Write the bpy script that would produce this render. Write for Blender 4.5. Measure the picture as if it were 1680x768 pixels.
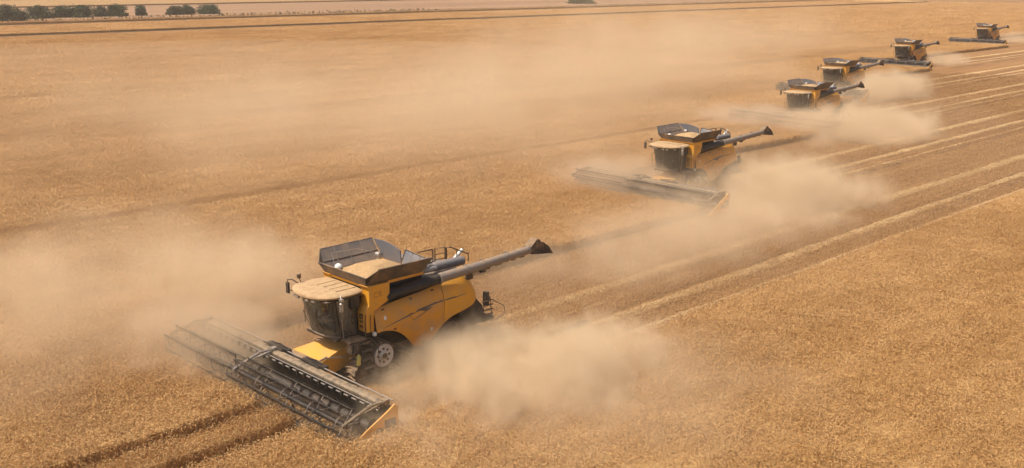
import bpy, bmesh, math, random
import numpy as np
from mathutils import Vector, Matrix, Quaternion

random.seed(7)
RNG = np.random.default_rng(7)
for o in list(bpy.data.objects):
    bpy.data.objects.remove(o)
SC = bpy.context.scene
COL = SC.collection
R = math.radians

# ------------------------------------------------------------------ camera
CAM_H = 16.618
cam_data = bpy.data.cameras.new('camera')
cam = bpy.data.objects.new('camera', cam_data)
COL.objects.link(cam)
cam.matrix_world = (Matrix.Translation((0, 0, CAM_H))
                    @ Matrix.Rotation(R(90 - 14.2515), 4, 'X')
                    @ Matrix.Rotation(R(0.355), 4, 'Z'))
cam_data.sensor_width = 36.0
cam_data.lens = 36.0 * 1701.0 / 1680.0
cam_data.clip_start = 0.2
cam_data.clip_end = 6000
SC.camera = cam

# ------------------------------------------------------------------ sky, sun, exposure
SUN_EL = R(61)
sun_h = Vector((-0.92, -0.20, 0)).normalized()
S = Vector((sun_h.x * math.cos(SUN_EL), sun_h.y * math.cos(SUN_EL), math.sin(SUN_EL)))
world = bpy.data.worlds.new('World')
SC.world = world
world.use_nodes = True
wn = world.node_tree
wn.nodes.clear()
sky = wn.nodes.new('ShaderNodeTexSky')
sky.sky_type = 'NISHITA'
sky.sun_disc = False
sky.sun_elevation = SUN_EL
sky.sun_rotation = math.atan2(sun_h.x, sun_h.y)
sky.air_density = 1.0
sky.dust_density = 4.0
bg = wn.nodes.new('ShaderNodeBackground')
bg.inputs['Strength'].default_value = 0.10
wo = wn.nodes.new('ShaderNodeOutputWorld')
wn.links.new(sky.outputs[0], bg.inputs[0])
wn.links.new(bg.outputs[0], wo.inputs[0])
sd = bpy.data.lights.new('sun', 'SUN')
sd.energy = 4.6
sd.angle = R(0.6)
sd.color = (1.0, 0.93, 0.82)
sun = bpy.data.objects.new('sun', sd)
sun.rotation_euler = S.to_track_quat('Z', 'Y').to_euler()
sun.location = (0, 0, 60)
COL.objects.link(sun)
vs = SC.view_settings
vs.view_transform = 'Standard'
vs.look = 'None'
vs.exposure = 0.24
vs.gamma = 1.0
vs.use_curve_mapping = False
cy = SC.cycles
cy.use_denoising = True
cy.denoiser = 'OPENIMAGEDENOISE'
cy.denoising_input_passes = 'RGB_ALBEDO_NORMAL'
cy.use_adaptive_sampling = True
cy.adaptive_threshold = 0.035
cy.max_bounces = 6
cy.diffuse_bounces = 2
cy.glossy_bounces = 2
cy.transmission_bounces = 3
cy.transparent_max_bounces = 8
cy.volume_bounces = 2
cy.volume_step_rate = 2.0
cy.volume_max_steps = 256
cy.caustics_reflective = False
cy.caustics_refractive = False
cy.sample_clamp_indirect = 4.0

# ------------------------------------------------------------------ field frame
# every row, track and machine runs along one heading: local y = travel, local x = machine right
HEAD = R(134.668)
FW = Vector((-math.sin(HEAD), math.cos(HEAD)))
RT = Vector((math.cos(HEAD), math.sin(HEAD)))
COMBINES = [(-6.51, 41.95), (13.0, 79.08), (32.46, 115.49), (45.16, 145.65), (71.63, 191.93), (113.6, 254.4)]


def fpos(x, y, z=0.0):          # field coordinates -> world
    return Vector((RT.x * x + FW.x * y, RT.y * x + FW.y * y, z))


def fcoord(p):                  # world -> field coordinates
    return RT.x * p[0] + RT.y * p[1], FW.x * p[0] + FW.y * p[1]


CF = [fcoord(p) for p in COMBINES]
CAMINV = cam.matrix_world.inverted()


def pix(x, y, z):
    p = CAMINV @ Vector((x, y, z))
    d = -p.z
    return (840 + 1701 * p.x / d, 384 - 1701 * p.y / d, d) if d > 1 else (0, 0, -1)


# ------------------------------------------------------------------ material helpers
class NT:
    def __init__(self, name):
        self.m = bpy.data.materials.new(name)
        self.m.use_nodes = True
        self.t = self.m.node_tree
        self.t.nodes.clear()
        self.out = self.t.nodes.new('ShaderNodeOutputMaterial')

    def n(self, typ, **kw):
        nd = self.t.nodes.new(typ)
        for k, v in kw.items():
            setattr(nd, k, v)
        return nd

    def l(self, a, b):
        self.t.links.new(a, b)

    def val(self, sock, v):
        if hasattr(v, 'is_linked') or hasattr(v, 'node'):
            self.l(v, sock)
        else:
            sock.default_value = v

    def math(self, op, a, b=None, c=None, clamp=False):
        nd = self.n('ShaderNodeMath', operation=op, use_clamp=clamp)
        self.val(nd.inputs[0], a)
        if b is not None:
            self.val(nd.inputs[1], b)
        if c is not None:
            self.val(nd.inputs[2], c)
        return nd.outputs[0]

    def vmath(self, op, a, b=None):
        nd = self.n('ShaderNodeVectorMath', operation=op)
        self.val(nd.inputs[0], a)
        if b is not None:
            self.val(nd.inputs[1], b)
        return nd.outputs['Value' if op in ('LENGTH', 'DISTANCE', 'DOT_PRODUCT') else 'Vector']

    def noise(self, vec, scale, detail=3, rough=0.55, distortion=0.0):
        nd = self.n('ShaderNodeTexNoise')
        if vec is not None:
            self.l(vec, nd.inputs['Vector'])
        nd.inputs['Scale'].default_value = scale
        nd.inputs['Detail'].default_value = detail
        nd.inputs['Roughness'].default_value = rough
        nd.inputs['Distortion'].default_value = distortion
        return nd.outputs['Fac']

    def ramp(self, fac, lo, hi, a=0.0, b=1.0, smooth=True):
        nd = self.n('ShaderNodeMapRange', interpolation_type='SMOOTHSTEP' if smooth else 'LINEAR')
        self.l(fac, nd.inputs['Value'])
        nd.inputs['From Min'].default_value = lo
        nd.inputs['From Max'].default_value = hi
        nd.inputs['To Min'].default_value = a
        nd.inputs['To Max'].default_value = b
        return nd.outputs['Result']

    def mix(self, fac, a, b):
        nd = self.n('ShaderNodeMix', data_type='RGBA')
        self.val(nd.inputs['Factor'], fac)
        for s, v in ((nd.inputs['A'], a), (nd.inputs['B'], b)):
            if isinstance(v, tuple):
                s.default_value = (v[0], v[1], v[2], 1)
            else:
                self.l(v, s)
        return nd.outputs['Result']

    def mapping(self, vec, scale=(1, 1, 1), rot=(0, 0, 0), loc=(0, 0, 0)):
        nd = self.n('ShaderNodeMapping')
        self.l(vec, nd.inputs['Vector'])
        nd.inputs['Scale'].default_value = scale
        nd.inputs['Rotation'].default_value = rot
        nd.inputs['Location'].default_value = loc
        return nd.outputs['Vector']

    def pbsdf(self, color, rough=0.6, metal=0.0, spec=0.5, normal=None):
        b = self.n('ShaderNodeBsdfPrincipled')
        if isinstance(color, tuple):
            b.inputs['Base Color'].default_value = (color[0], color[1], color[2], 1)
        else:
            self.l(color, b.inputs['Base Color'])
        self.val(b.inputs['Roughness'], rough)
        b.inputs['Metallic'].default_value = metal
        b.inputs['Specular IOR Level'].default_value = spec
        if normal is not None:
            self.l(normal, b.inputs['Normal'])
        return b

    def bump(self, h, strength=0.3, dist=0.02):
        b = self.n('ShaderNodeBump')
        self.l(h, b.inputs['Height'])
        b.inputs['Strength'].default_value = strength
        b.inputs['Distance'].default_value = dist
        return b.outputs['Normal']

    def surf(self, sh):
        self.l(sh.outputs[0], self.out.inputs['Surface'])
        return self.m


DUST = (0.44, 0.275, 0.14)
M = {}


def machine_mat(name, col, rough=0.4, metal=0.0, dust=0.35, up=0.5, col2=None, spec=0.5):
    """painted or bare surface with field dust lying on upward faces and in blotches"""
    t = NT(name)
    tc = t.n('ShaderNodeTexCoord').outputs['Object']
    g = t.n('ShaderNodeNewGeometry')
    sep = t.n('ShaderNodeSeparateXYZ')
    t.l(g.outputs['Normal'], sep.inputs[0])
    upf = t.ramp(sep.outputs['Z'], 0.15, 0.95, 0, up)
    n1 = t.noise(tc, 1.6, 5, 0.62)
    n2 = t.noise(t.mapping(tc, (9, 9, 1.3)), 1.0, 4, 0.6)      # run marks
    bl = t.ramp(n1, 0.35, 0.72, 0.0, 1.0)
    st = t.ramp(n2, 0.45, 0.75, 0.0, 0.5)
    d = t.math('ADD', t.math('MULTIPLY', t.math('ADD', bl, st), dust), upf, clamp=True)
    base = col
    if col2:
        base = t.mix(t.ramp(t.noise(tc, 4.0, 4), 0.4, 0.7), col, col2)
    c = t.mix(d, base, DUST)
    r = t.ramp(d, 0.0, 0.8, rough, 0.9, smooth=False)
    b = t.pbsdf(c, r, metal, spec, t.bump(t.noise(tc, 40, 3), 0.12, 0.01))
    M[name] = t.surf(b)


machine_mat('yellow_paint', (0.80, 0.35, 0.008), 0.35, dust=0.30, up=0.22)
machine_mat('yellow_dusty', (0.76, 0.31, 0.008), 0.38, dust=0.50, up=0.2)
machine_mat('grey_panel', (0.085, 0.085, 0.09), 0.4, dust=0.22, up=0.25)
machine_mat('dark_plastic', (0.018, 0.017, 0.017), 0.5, dust=0.18, up=0.35)
machine_mat('dark_metal', (0.045, 0.040, 0.037), 0.45, 0.3, dust=0.35, up=0.45)
machine_mat('reel_steel', (0.020, 0.018, 0.017), 0.45, 0.2, dust=0.11, up=0.03)
machine_mat('auger_steel', (0.22, 0.20, 0.185), 0.35, 0.35, dust=0.35, up=0.3)
machine_mat('bare_steel', (0.40, 0.38, 0.36), 0.3, 0.7, dust=0.28, up=0.25)
machine_mat('panel_dusty', (0.075, 0.066, 0.058), 0.5, dust=0.40, up=0.2)
machine_mat('shade_black', (0.010, 0.010, 0.010), 0.5, dust=0.07, up=0.06)  # shadow of the gap under the tank, put into a near-black colour
machine_mat('rail_brown', (0.10, 0.06, 0.03), 0.5, dust=0.2, up=0.1)
machine_mat('tarp_grey', (0.13, 0.135, 0.15), 0.4, dust=0.15, up=0.15)
machine_mat('cream_dust', (0.20, 0.15, 0.095), 0.7, dust=0.2, up=0.14, col2=(0.05, 0.043, 0.037))
machine_mat('roof_dusty', (0.46, 0.30, 0.15), 0.85, dust=0.3, up=0.25, col2=(0.30, 0.185, 0.09))
machine_mat('white_paint', (0.75, 0.73, 0.68), 0.35, dust=0.12, up=0.05)
machine_mat('wheel_white', (0.60, 0.57, 0.52), 0.5, dust=0.25, up=0.2)
machine_mat('rubber', (0.025, 0.023, 0.022), 0.8, dust=0.45, up=0.4)
machine_mat('decal_dark', (0.10, 0.075, 0.045), 0.4, dust=0.25, up=0.1)
machine_mat('decal_navy', (0.012, 0.014, 0.025), 0.4, dust=0.05, up=0.0)
machine_mat('decal_red', (0.16, 0.02, 0.012), 0.4, dust=0.05, up=0.0)
machine_mat('mark_brown', (0.45, 0.19, 0.02), 0.5, dust=0.4, up=0.1)
machine_mat('lamp_white', (0.8, 0.78, 0.7), 0.2, dust=0.1, up=0.05)
machine_mat('canister', (0.62, 0.50, 0.10), 0.4, dust=0.25, up=0.2)
machine_mat('seat_fabric', (0.06, 0.06, 0.065), 0.9, dust=0.05, up=0.05)


def glass_mat():
    t = NT('cab_glass')
    tr = t.n('ShaderNodeBsdfTransparent')
    tr.inputs[0].default_value = (0.42, 0.45, 0.42, 1)
    gl = t.n('ShaderNodeBsdfGlossy')
    gl.inputs[0].default_value = (0.9, 0.9, 0.88, 1)
    gl.inputs['Roughness'].default_value = 0.05
    df = t.n('ShaderNodeBsdfDiffuse')
    df.inputs[0].default_value = (0.30, 0.265, 0.20, 1)
    fr = t.n('ShaderNodeFresnel')
    fr.inputs[0].default_value = 1.5
    m1 = t.n('ShaderNodeMixShader')
    t.l(t.math('ADD', fr.outputs[0], 0.06), m1.inputs[0])
    t.l(tr.outputs[0], m1.inputs[1])
    t.l(gl.outputs[0], m1.inputs[2])
    tc = t.n('ShaderNodeTexCoord').outputs['Object']
    d = t.ramp(t.noise(tc, 1.7, 4, 0.6), 0.35, 0.8, 0.22, 0.5)
    m2 = t.n('ShaderNodeMixShader')
    t.l(d, m2.inputs[0])
    t.l(m1.outputs[0], m2.inputs[1])
    t.l(df.outputs[0], m2.inputs[2])
    t.l(m2.outputs[0], t.out.inputs['Surface'])
    M['cab_glass'] = t.m


glass_mat()


def grain_mat():
    t = NT('grain')
    tc = t.n('ShaderNodeTexCoord').outputs['Object']
    c = t.mix(t.ramp(t.noise(tc, 16, 5, 0.7), .35, .65), (0.36, 0.205, 0.085), (0.54, 0.35, 0.17))
    M['grain'] = t.surf(t.pbsdf(c, 0.9, normal=t.bump(t.noise(tc, 22, 5, 0.7), 0.8, 0.06)))


grain_mat()


def straw_mat(name, c_lo, c_hi, patch_lo, patch_hi, fine=9.0, transl=0.0, bump=False, lanes=False):
    """ripe straw: fine stem-to-stem variation over broad field patches (world position, so instances differ)"""
    t = NT(name)
    p = t.n('ShaderNodeNewGeometry').outputs['Position']
    ps = t.mapping(p, (1, 1, 0.35), (0, 0, -HEAD))
    f = t.noise(p, fine, 1, 0.6)
    big = t.noise(t.mapping(ps, (0.40, 0.010, 0.1) if lanes else (0.16, 0.05, 0.1)), 1.0, 2, 0.6)
    mid = t.noise(t.mapping(ps, (1.5, 0.05, 0.3) if lanes else (0.9, 0.45, 0.3)), 1.0, 2, 0.65)
    a = t.mix(t.ramp(f, 0.3, 0.72), c_lo, c_hi)
    b = t.mix(t.ramp(f, 0.3, 0.72), patch_lo, patch_hi)
    k = t.ramp(t.math('ADD', t.math('MULTIPLY', big, 0.55), t.math('MULTIPLY', mid, 0.45)), 0.40, 0.60)
    c = t.mix(k, a, b)
    nrm = None
    if bump:
        h = t.math('ADD', t.noise(p, 5.0, 6, 0.7), t.math('MULTIPLY', mid, 0.8))
        nrm = t.bump(h, 0.9, 0.25)
    bs = t.pbsdf(c, 0.75, spec=0.25, normal=nrm)
    if transl:
        tl = t.n('ShaderNodeBsdfTranslucent')
        t.l(c, tl.inputs[0])
        mx = t.n('ShaderNodeMixShader')
        mx.inputs[0].default_value = transl
        t.l(bs.outputs[0], mx.inputs[1])
        t.l(tl.outputs[0], mx.inputs[2])
        t.l(mx.outputs[0], t.out.inputs['Surface'])
        M[name] = t.m
    else:
        M[name] = t.surf(bs)


straw_mat('wheat_ear', (0.54, 0.31, 0.115), (0.77, 0.48, 0.22), (0.47, 0.255, 0.088), (0.67, 0.395, 0.16), 14, 0.15)
straw_mat('wheat_floor', (0.48, 0.28, 0.10), (0.64, 0.40, 0.165), (0.41, 0.225, 0.075), (0.56, 0.335, 0.13), 7, 0, True)
straw_mat('far_wheat', (0.32, 0.18, 0.065), (0.42, 0.25, 0.10), (0.28, 0.15, 0.05), (0.37, 0.21, 0.08), 3, 0, True)  # darker base: shade between stalks averaged into the colour
straw_mat('stubble_straw', (0.32, 0.170, 0.061), (0.52, 0.315, 0.137), (0.245, 0.123, 0.041), (0.41, 0.228, 0.09), 12, 0.1, False, True)
straw_mat('chaff', (0.46, 0.28, 0.12), (0.68, 0.45, 0.22), (0.36, 0.21, 0.08), (0.54, 0.335, 0.15), 8, 0, True)


def ground_mat():
    t = NT('field_ground')
    tc = t.n('ShaderNodeTexCoord').outputs['Object']
    g = t.noise(tc, 3.0, 6, 0.7)
    rows = t.noise(t.mapping(tc, (3.4, 0.05, 1)), 1.0, 3, 0.7)
    band = t.noise(t.mapping(tc, (0.28, 0.012, 1)), 1.0, 4, 0.6)
    c1 = t.mix(t.ramp(g, 0.3, 0.7), (0.23, 0.115, 0.042), (0.34, 0.185, 0.072))
    c2 = t.mix(t.ramp(rows, 0.35, 0.65), (0.20, 0.095, 0.033), (0.37, 0.20, 0.082))
    c = t.mix(0.5, c1, c2)
    c = t.mix(t.ramp(band, 0.42, 0.62, 0, 0.6), c, (0.21, 0.10, 0.036))
    # another field behind the bush row: pinkish stubble
    sep = t.n('ShaderNodeSeparateXYZ')
    t.l(tc, sep.inputs[0])
    far = t.math('GREATER_THAN', sep.outputs['X'], 336.0)
    fb = t.noise(t.mapping(tc, (0.10, 0.004, 1)), 1.0, 4, 0.6)
    cf = t.mix(t.ramp(fb, 0.35, 0.65), (0.235, 0.130, 0.066), (0.32, 0.185, 0.10))
    c = t.mix(far, c, cf)
    nrm = t.bump(t.math('ADD', g, t.math('MULTIPLY', rows, 0.6)), 0.7, 0.12)
    M['field_ground'] = t.surf(t.pbsdf(c, 0.9, spec=0.2, normal=nrm))


ground_mat()


def leaf_mat(name, a, b):
    t = NT(name)
    p = t.n('ShaderNodeNewGeometry').outputs['Position']
    c = t.mix(t.ramp(t.noise(p, 0.9, 3), 0.35, 0.65), a, b)
    M[name] = t.surf(t.pbsdf(c, 0.6, spec=0.3))


leaf_mat('dark_ground', (0.12, 0.062, 0.026), (0.19, 0.10, 0.042))  # dark brown shared by far paths, swath seams and exposed rut soil
leaf_mat('leaf_green', (0.020, 0.040, 0.010), (0.046, 0.074, 0.020))
leaf_mat('leaf_olive', (0.045, 0.055, 0.022), (0.085, 0.092, 0.04))
leaf_mat('bark', (0.10, 0.07, 0.045), (0.16, 0.11, 0.07))
leaf_mat('dry_grass', (0.26, 0.18, 0.07), (0.16, 0.13, 0.05))


# ------------------------------------------------------------------ mesh helpers
def link(o, parent=None):
    COL.objects.link(o)
    if parent is not None:
        o.parent = parent
    return o


class MB:
    def __init__(self):
        self.bm = bmesh.new()

    def poly(self, vs, faces):
        v = [self.bm.verts.new(Vector(p)) for p in vs]
        for f in faces:
            try:
                self.bm.faces.new([v[i] for i in f])
            except ValueError:
                pass
        return v

    def box(self, lo, hi, bev=0.0, mat=None):
        x0, y0, z0 = lo
        x1, y1, z1 = hi
        b2 = bmesh.new()
        v = [b2.verts.new(p) for p in ((x0, y0, z0), (x1, y0, z0), (x1, y1, z0), (x0, y1, z0),
                                       (x0, y0, z1), (x1, y0, z1), (x1, y1, z1), (x0, y1, z1))]
        for f in ((3, 2, 1, 0), (4, 5, 6, 7), (0, 1, 5, 4), (1, 2, 6, 5), (2, 3, 7, 6), (3, 0, 4, 7)):
            b2.faces.new([v[i] for i in f])
        self._merge(b2, bev, mat)
        return self

    def prism(self, poly, axis, a, b, bev=0.0, mat=None):
        """poly: 2d outline; axis 'x': (y,z) outline swept in x; 'y': (x,z); 'z': (x,y)"""
        def P(p, t):
            return {'x': (t, p[0], p[1]), 'y': (p[0], t, p[1]), 'z': (p[0], p[1], t)}[axis]
        b2 = bmesh.new()
        A = [b2.verts.new(P(p, a)) for p in poly]
        B = [b2.verts.new(P(p, b)) for p in poly]
        n = len(poly)
        b2.faces.new(A)
        b2.faces.new(B[::-1])
        for i in range(n):
            b2.faces.new((A[i], B[i], B[(i + 1) % n], A[(i + 1) % n]))
        bmesh.ops.recalc_face_normals(b2, faces=b2.faces)
        self._merge(b2, bev, mat)
        return self

    def _merge(self, b2, bev, mat=None):
        if bev > 0:
            bmesh.ops.bevel(b2, geom=list(b2.edges), offset=bev, segments=2, profile=0.6, affect='EDGES')
        if mat is not None:
            bmesh.ops.transform(b2, matrix=mat, verts=b2.verts)
        me = bpy.data.meshes.new('tmp')
        b2.to_mesh(me)
        b2.free()
        self.bm.from_mesh(me)
        bpy.data.meshes.remove(me)

    def loft(self, rings, closed=True, cap=True):
        vr = [[self.bm.verts.new(Vector(p)) for p in r] for r in rings]
        n = len(rings[0])
        for i in range(len(vr) - 1):
            for j in range(n if closed else n - 1):
                k = (j + 1) % n
                try:
                    self.bm.faces.new((vr[i][j], vr[i][k], vr[i + 1][k], vr[i + 1][j]))
                except ValueError:
                    pass
        if cap and closed:
            self.bm.faces.new(vr[0][::-1])
            self.bm.faces.new(vr[-1])
        return self

    def tube(self, pts, r, n=7, cap=True):
        pts = [Vector(p) for p in pts]
        rr = r if isinstance(r, (list, tuple)) else [r] * len(pts)
        rings = []
        up = None
        for i, p in enumerate(pts):
            d = (pts[min(i + 1, len(pts) - 1)] - pts[max(i - 1, 0)]).normalized()
            if up is None:
                up = d.orthogonal().normalized()
            else:
                up = (up - d * up.dot(d))
                up = up.normalized() if up.length > 1e-6 else d.orthogonal().normalized()
            s = d.cross(up)
            rings.append([p + (up * math.cos(a) + s * math.sin(a)) * rr[i]
                          for a in (2 * math.pi * k / n for k in range(n))])
        return self.loft(rings, True, cap)

    def disc_x(self, c, prof, n=28):
        """lathe about the x axis through c; prof: list of (x offset, radius)"""
        rings = [[(c[0] + px, c[1] + pr * math.cos(2 * math.pi * k / n), c[2] + pr * math.sin(2 * math.pi * k / n))
                  for k in range(n)] for px, pr in prof]
        return self.loft(rings, True, True)

    def slab(self, quad, th):
        """quad (or n-gon) given thickness along its normal, both ways"""
        q = [Vector(p) for p in quad]
        nrm = (q[1] - q[0]).cross(q[2] - q[0]).normalized() * th * 0.5
        n = len(q)
        a = [self.bm.verts.new(p + nrm) for p in q]
        b = [self.bm.verts.new(p - nrm) for p in q]
        self.bm.faces.new(a)
        self.bm.faces.new(b[::-1])
        for i in range(n):
            self.bm.faces.new((a[i], b[i], b[(i + 1) % n], a[(i + 1) % n]))
        return self

    def build_each(self, name, mat, parent, smooth=35):
        """every loose piece becomes a part of its own"""
        left = set(self.bm.verts)
        out = []
        while left:
            seed = left.pop()
            grp, stack = {seed}, [seed]
            while stack:
                for e in stack.pop().link_edges:
                    for w in e.verts:
                        if w not in grp:
                            grp.add(w)
                            stack.append(w)
            left -= grp
            q = MB()
            mp = {v: q.bm.verts.new(v.co) for v in grp}
            for f in {f for v in grp for f in v.link_faces}:
                q.bm.faces.new([mp[v] for v in f.verts])
            out.append(q.build(name, mat, parent, smooth))
        self.bm.free()
        return out

    def build(self, name, mat, parent=None, smooth=35):
        bmesh.ops.recalc_face_normals(self.bm, faces=self.bm.faces)
        me = bpy.data.meshes.new(name)
        self.bm.to_mesh(me)
        self.bm.free()
        me.materials.append(M[mat])
        if smooth:
            me.polygons.foreach_set('use_smooth', [True] * len(me.polygons))
            me.set_sharp_from_angle(angle=R(smooth))
        return link(bpy.data.objects.new(name, me), parent)


def tag(o, label=None, cat=None, group=None, kind=None):
    for k, v in (('label', label), ('category', cat), ('group', group), ('kind', kind)):
        if v:
            o[k] = v
    return o


def empty(name, loc=(0, 0, 0), rz=0.0):
    o = bpy.data.objects.new(name, None)
    o.empty_display_size = 0.5
    o.location = loc
    o.rotation_euler = (0, 0, rz)
    return link(o)


def np_mesh(name, verts, quads, mat, tris=None):
    me = bpy.data.meshes.new(name)
    faces = [tuple(q) for q in quads] + ([tuple(q) for q in tris] if tris is not None else [])
    me.from_pydata([tuple(v) for v in verts], [], faces)
    me.materials.append(M[mat])
    return me


# ------------------------------------------------------------------ ground
GX0, GX1, GY0, GY1 = -900.0, 1900.0, -1900.0, 900.0
gm = bpy.data.meshes.new('ground')
gm.from_pydata([(GX0, GY0, 0), (GX1, GY0, 0), (GX1, GY1, 0), (GX0, GY1, 0)], [], [(0, 1, 2, 3)])
gm.materials.append(M['field_ground'])
ground = link(bpy.data.objects.new('ground', gm))
ground.rotation_euler = (0, 0, HEAD)
tag(ground, 'flat stubble and soil of the harvested field', None, None, 'structure')

# ------------------------------------------------------------------ standing crop layout (field coordinates)
NEAR_X = 27.7                                                   # crop edge beside the nearest machine
EDGES = [NEAR_X] + [c[0] + 6.7 for c in CF]                     # band k lies between EDGES[k] and EDGES[k+1]
TRAM = [31.35, 68.3, 103.6, 139.0, 208.0]
GAPS = []
for t_, w_ in zip(TRAM, (.46, .17, .20, .20, .22)):
    GAPS += [(t_ - 1.15 - w_, t_ - 1.15 + w_), (t_ + 1.15 - w_, t_ + 1.15 + w_)]
GAPS += [(262.0, 276.0), (314.0, 330.5)]
ALL_Y = (-620.0, 260.0)


def split(x0, x1):
    cuts, cur = [], x0
    for a, b in GAPS:
        if b <= x0 or a >= x1:
            continue
        if a > cur:
            cuts.append((cur, a))
        cur = max(cur, b)
    if cur < x1:
        cuts.append((cur, x1))
    return cuts


STRIPS = []                                                     # x0, x1, y0, y1
STRIPS.append((-60.0, NEAR_X, -300.0, 120.0))
for k, (cx, cyy) in enumerate(CF):
    for a, b in split(EDGES[k], EDGES[k + 1]):
        STRIPS.append((a, b, cyy + 5.75, ALL_Y[1]))
for a, b in split(EDGES[-1], 334.0):
    STRIPS.append((a, b, ALL_Y[0], ALL_Y[1]))


def crop_floor():
    mb = MB()
    for x0, x1, y0, y1 in STRIPS:
        ia, ib = [0.16 if 29 < e < 34 else 0.0 for e in (x0, x1)]
        if x1 == NEAR_X:
            ib = 0.10
        ym = y0 + 0.2
        for k in range(1, 7):                     # this side is open to the cut strip as far as the machine ahead
            if abs(x0 - EDGES[k]) < .01:
                ye = CF[k - 1][1] + 5.9
                mb.box((x0 + 0.10, ym, -0.05), (x1 - ib, ye, 0.55))
                ym = ye
        mb.box((x0 + ia, ym, -0.05), (x1 - ib, y1, 0.55))
    o = mb.build('wheat_field', 'wheat_floor', None, 0)
    o.rotation_euler = (0, 0, HEAD)
    tag(o, 'broad mass of ripe standing wheat under the stalks', None, None, 'stuff')


crop_floor()


def dark_path(x0, x1, label):  # flat dark brown sheet filling a gap in the crop
    me = bpy.data.meshes.new('dark_path')
    me.from_pydata([(x0, -620, .006), (x1, -620, .006), (x1, 260, .006), (x0, 260, .006)], [], [(0, 1, 2, 3)])
    me.materials.append(M['dark_ground'])
    o = link(bpy.data.objects.new('dark_path', me))
    o.rotation_euler = (0, 0, HEAD)
    tag(o, label, None, None, 'structure')


dark_path(262.1, 275.9, 'dark path across the wheat in front of the bushes')
dark_path(314.1, 330.4, 'dark path nearest to the row of bushes')


# stalk tiles ------------------------------------------------------------------
def wheat_tile(size, count, thick, seed, hvar=0.07):
    r = np.random.default_rng(seed)
    V, Q, T = [], [], []
    lumps = [(r.uniform(-size / 2, size / 2), r.uniform(-size / 2, size / 2), r.uniform(0.15, 0.4) * max(1, size / 3), r.uniform(-0.10, 0.08))
             for _ in range(9)]
    for _ in range(count):
        x, y = r.uniform(-size / 2, size / 2, 2)
        dz = sum(h * math.exp(-((x - a) ** 2 + (y - b) ** 2) / (s * s)) for a, b, s, h in lumps)
        h = 0.66 + dz + r.normal(0, hvar)
        az = r.uniform(0, 2 * math.pi)
        lean = abs(r.normal(0.10, 0.08)) + 0.02
        tx, ty = x + math.cos(az) * lean, y + math.sin(az) * lean
        wa = r.uniform(0, math.pi)
        wx, wy = math.cos(wa) * 0.006 * thick, math.sin(wa) * 0.006 * thick
        n = len(V)
        V += [(x - wx, y - wy, 0.30), (x + wx, y + wy, 0.30), (tx + wx * .7, ty + wy * .7, h), (tx - wx * .7, ty - wy * .7, h)]
        Q.append((n, n + 1, n + 2, n + 3))
        # ear: three-sided spindle, nodding over
        L = r.uniform(0.08, 0.13) * (0.6 + 0.4 * thick)
        nod = r.uniform(-0.5, 0.9)
        dirv = Vector((math.cos(az) * math.cos(nod), math.sin(az) * math.cos(nod), math.sin(nod)))
        mid = Vector((tx, ty, h)) + dirv * L * 0.45
        tip = mid + (dirv + Vector((0, 0, -0.35))).normalized() * L * 0.7
        o1 = dirv.orthogonal().normalized()
        o2 = dirv.cross(o1)
        rad = 0.011 * thick
        n = len(V)
        V.append((tx, ty, h))
        for k in range(3):
            a = k * 2.094
            V.append(tuple(mid + (o1 * math.cos(a) + o2 * math.sin(a)) * rad))
        V.append(tuple(tip))
        for k in range(3):
            a, b = n + 1 + k, n + 1 + (k + 1) % 3
            T += [(n, a, b), (n + 4, b, a)]
        if r.random() < 0.4:                       # a dry leaf hanging off the stem
            la = r.uniform(0, 2 * math.pi)
            lx, ly = math.cos(la), math.sin(la)
            z0 = h * r.uniform(0.6, 0.9)
            q = len(V)
            w = 0.008 * thick
            V += [(tx - ly * w, ty + lx * w, z0), (tx + ly * w, ty - lx * w, z0),
                  (tx + lx * 0.10, ty + ly * 0.10, z0 + 0.05), (tx + lx * 0.2, ty + ly * 0.2, z0 - 0.04)]
            T += [(q, q + 1, q + 2), (q + 1, q + 3, q + 2)]
    return np_mesh('wheat_stalks', V, Q, 'wheat_ear', T)


def stubble_tile(size, thick, seed, rows=0.17, step=0.06, bits=420):
    r = np.random.default_rng(seed)
    V, Q, T = [], [], []
    x = -size / 2 + rows / 2
    while x < size / 2:
        y = -size / 2
        while y < size / 2:
            y += step * r.uniform(0.6, 1.5)
            px = x + r.normal(0, 0.018)
            h = r.uniform(0.09, 0.17)
            a = r.uniform(0, math.pi)
            wx, wy = math.cos(a) * 0.006 * thick, math.sin(a) * 0.006 * thick
            lx, ly = r.normal(0, 0.03, 2)
            n = len(V)
            V += [(px - wx, y - wy, 0), (px + wx, y + wy, 0), (px + wx + lx, y + wy + ly, h), (px - wx + lx, y - wy + ly, h)]
            Q.append((n, n + 1, n + 2, n + 3))
        x += rows
    for _ in range(bits):
        cx, cyy = r.uniform(-size / 2, size / 2, 2)
        a = r.uniform(0, math.pi)
        L = r.uniform(0.05, 0.16) * (0.5 + 0.5 * thick)
        z = abs(r.normal(0.05, 0.04)) + 0.01
        dx, dy = math.cos(a) * L, math.sin(a) * L
        wx, wy = -math.sin(a) * 0.007 * thick, math.cos(a) * 0.007 * thick
        dz = r.normal(0, 0.02)
        n = len(V)
        V += [(cx - dx - wx, cyy - dy - wy, z - dz), (cx - dx + wx, cyy - dy + wy, z - dz), (cx + dx + wx, cyy + dy + wy, z + dz), (cx + dx - wx, cyy + dy - wy, z + dz)]
        Q.append((n, n + 1, n + 2, n + 3))
    return np_mesh('stubble_stalks', V, Q, 'stubble_straw', T)


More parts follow.
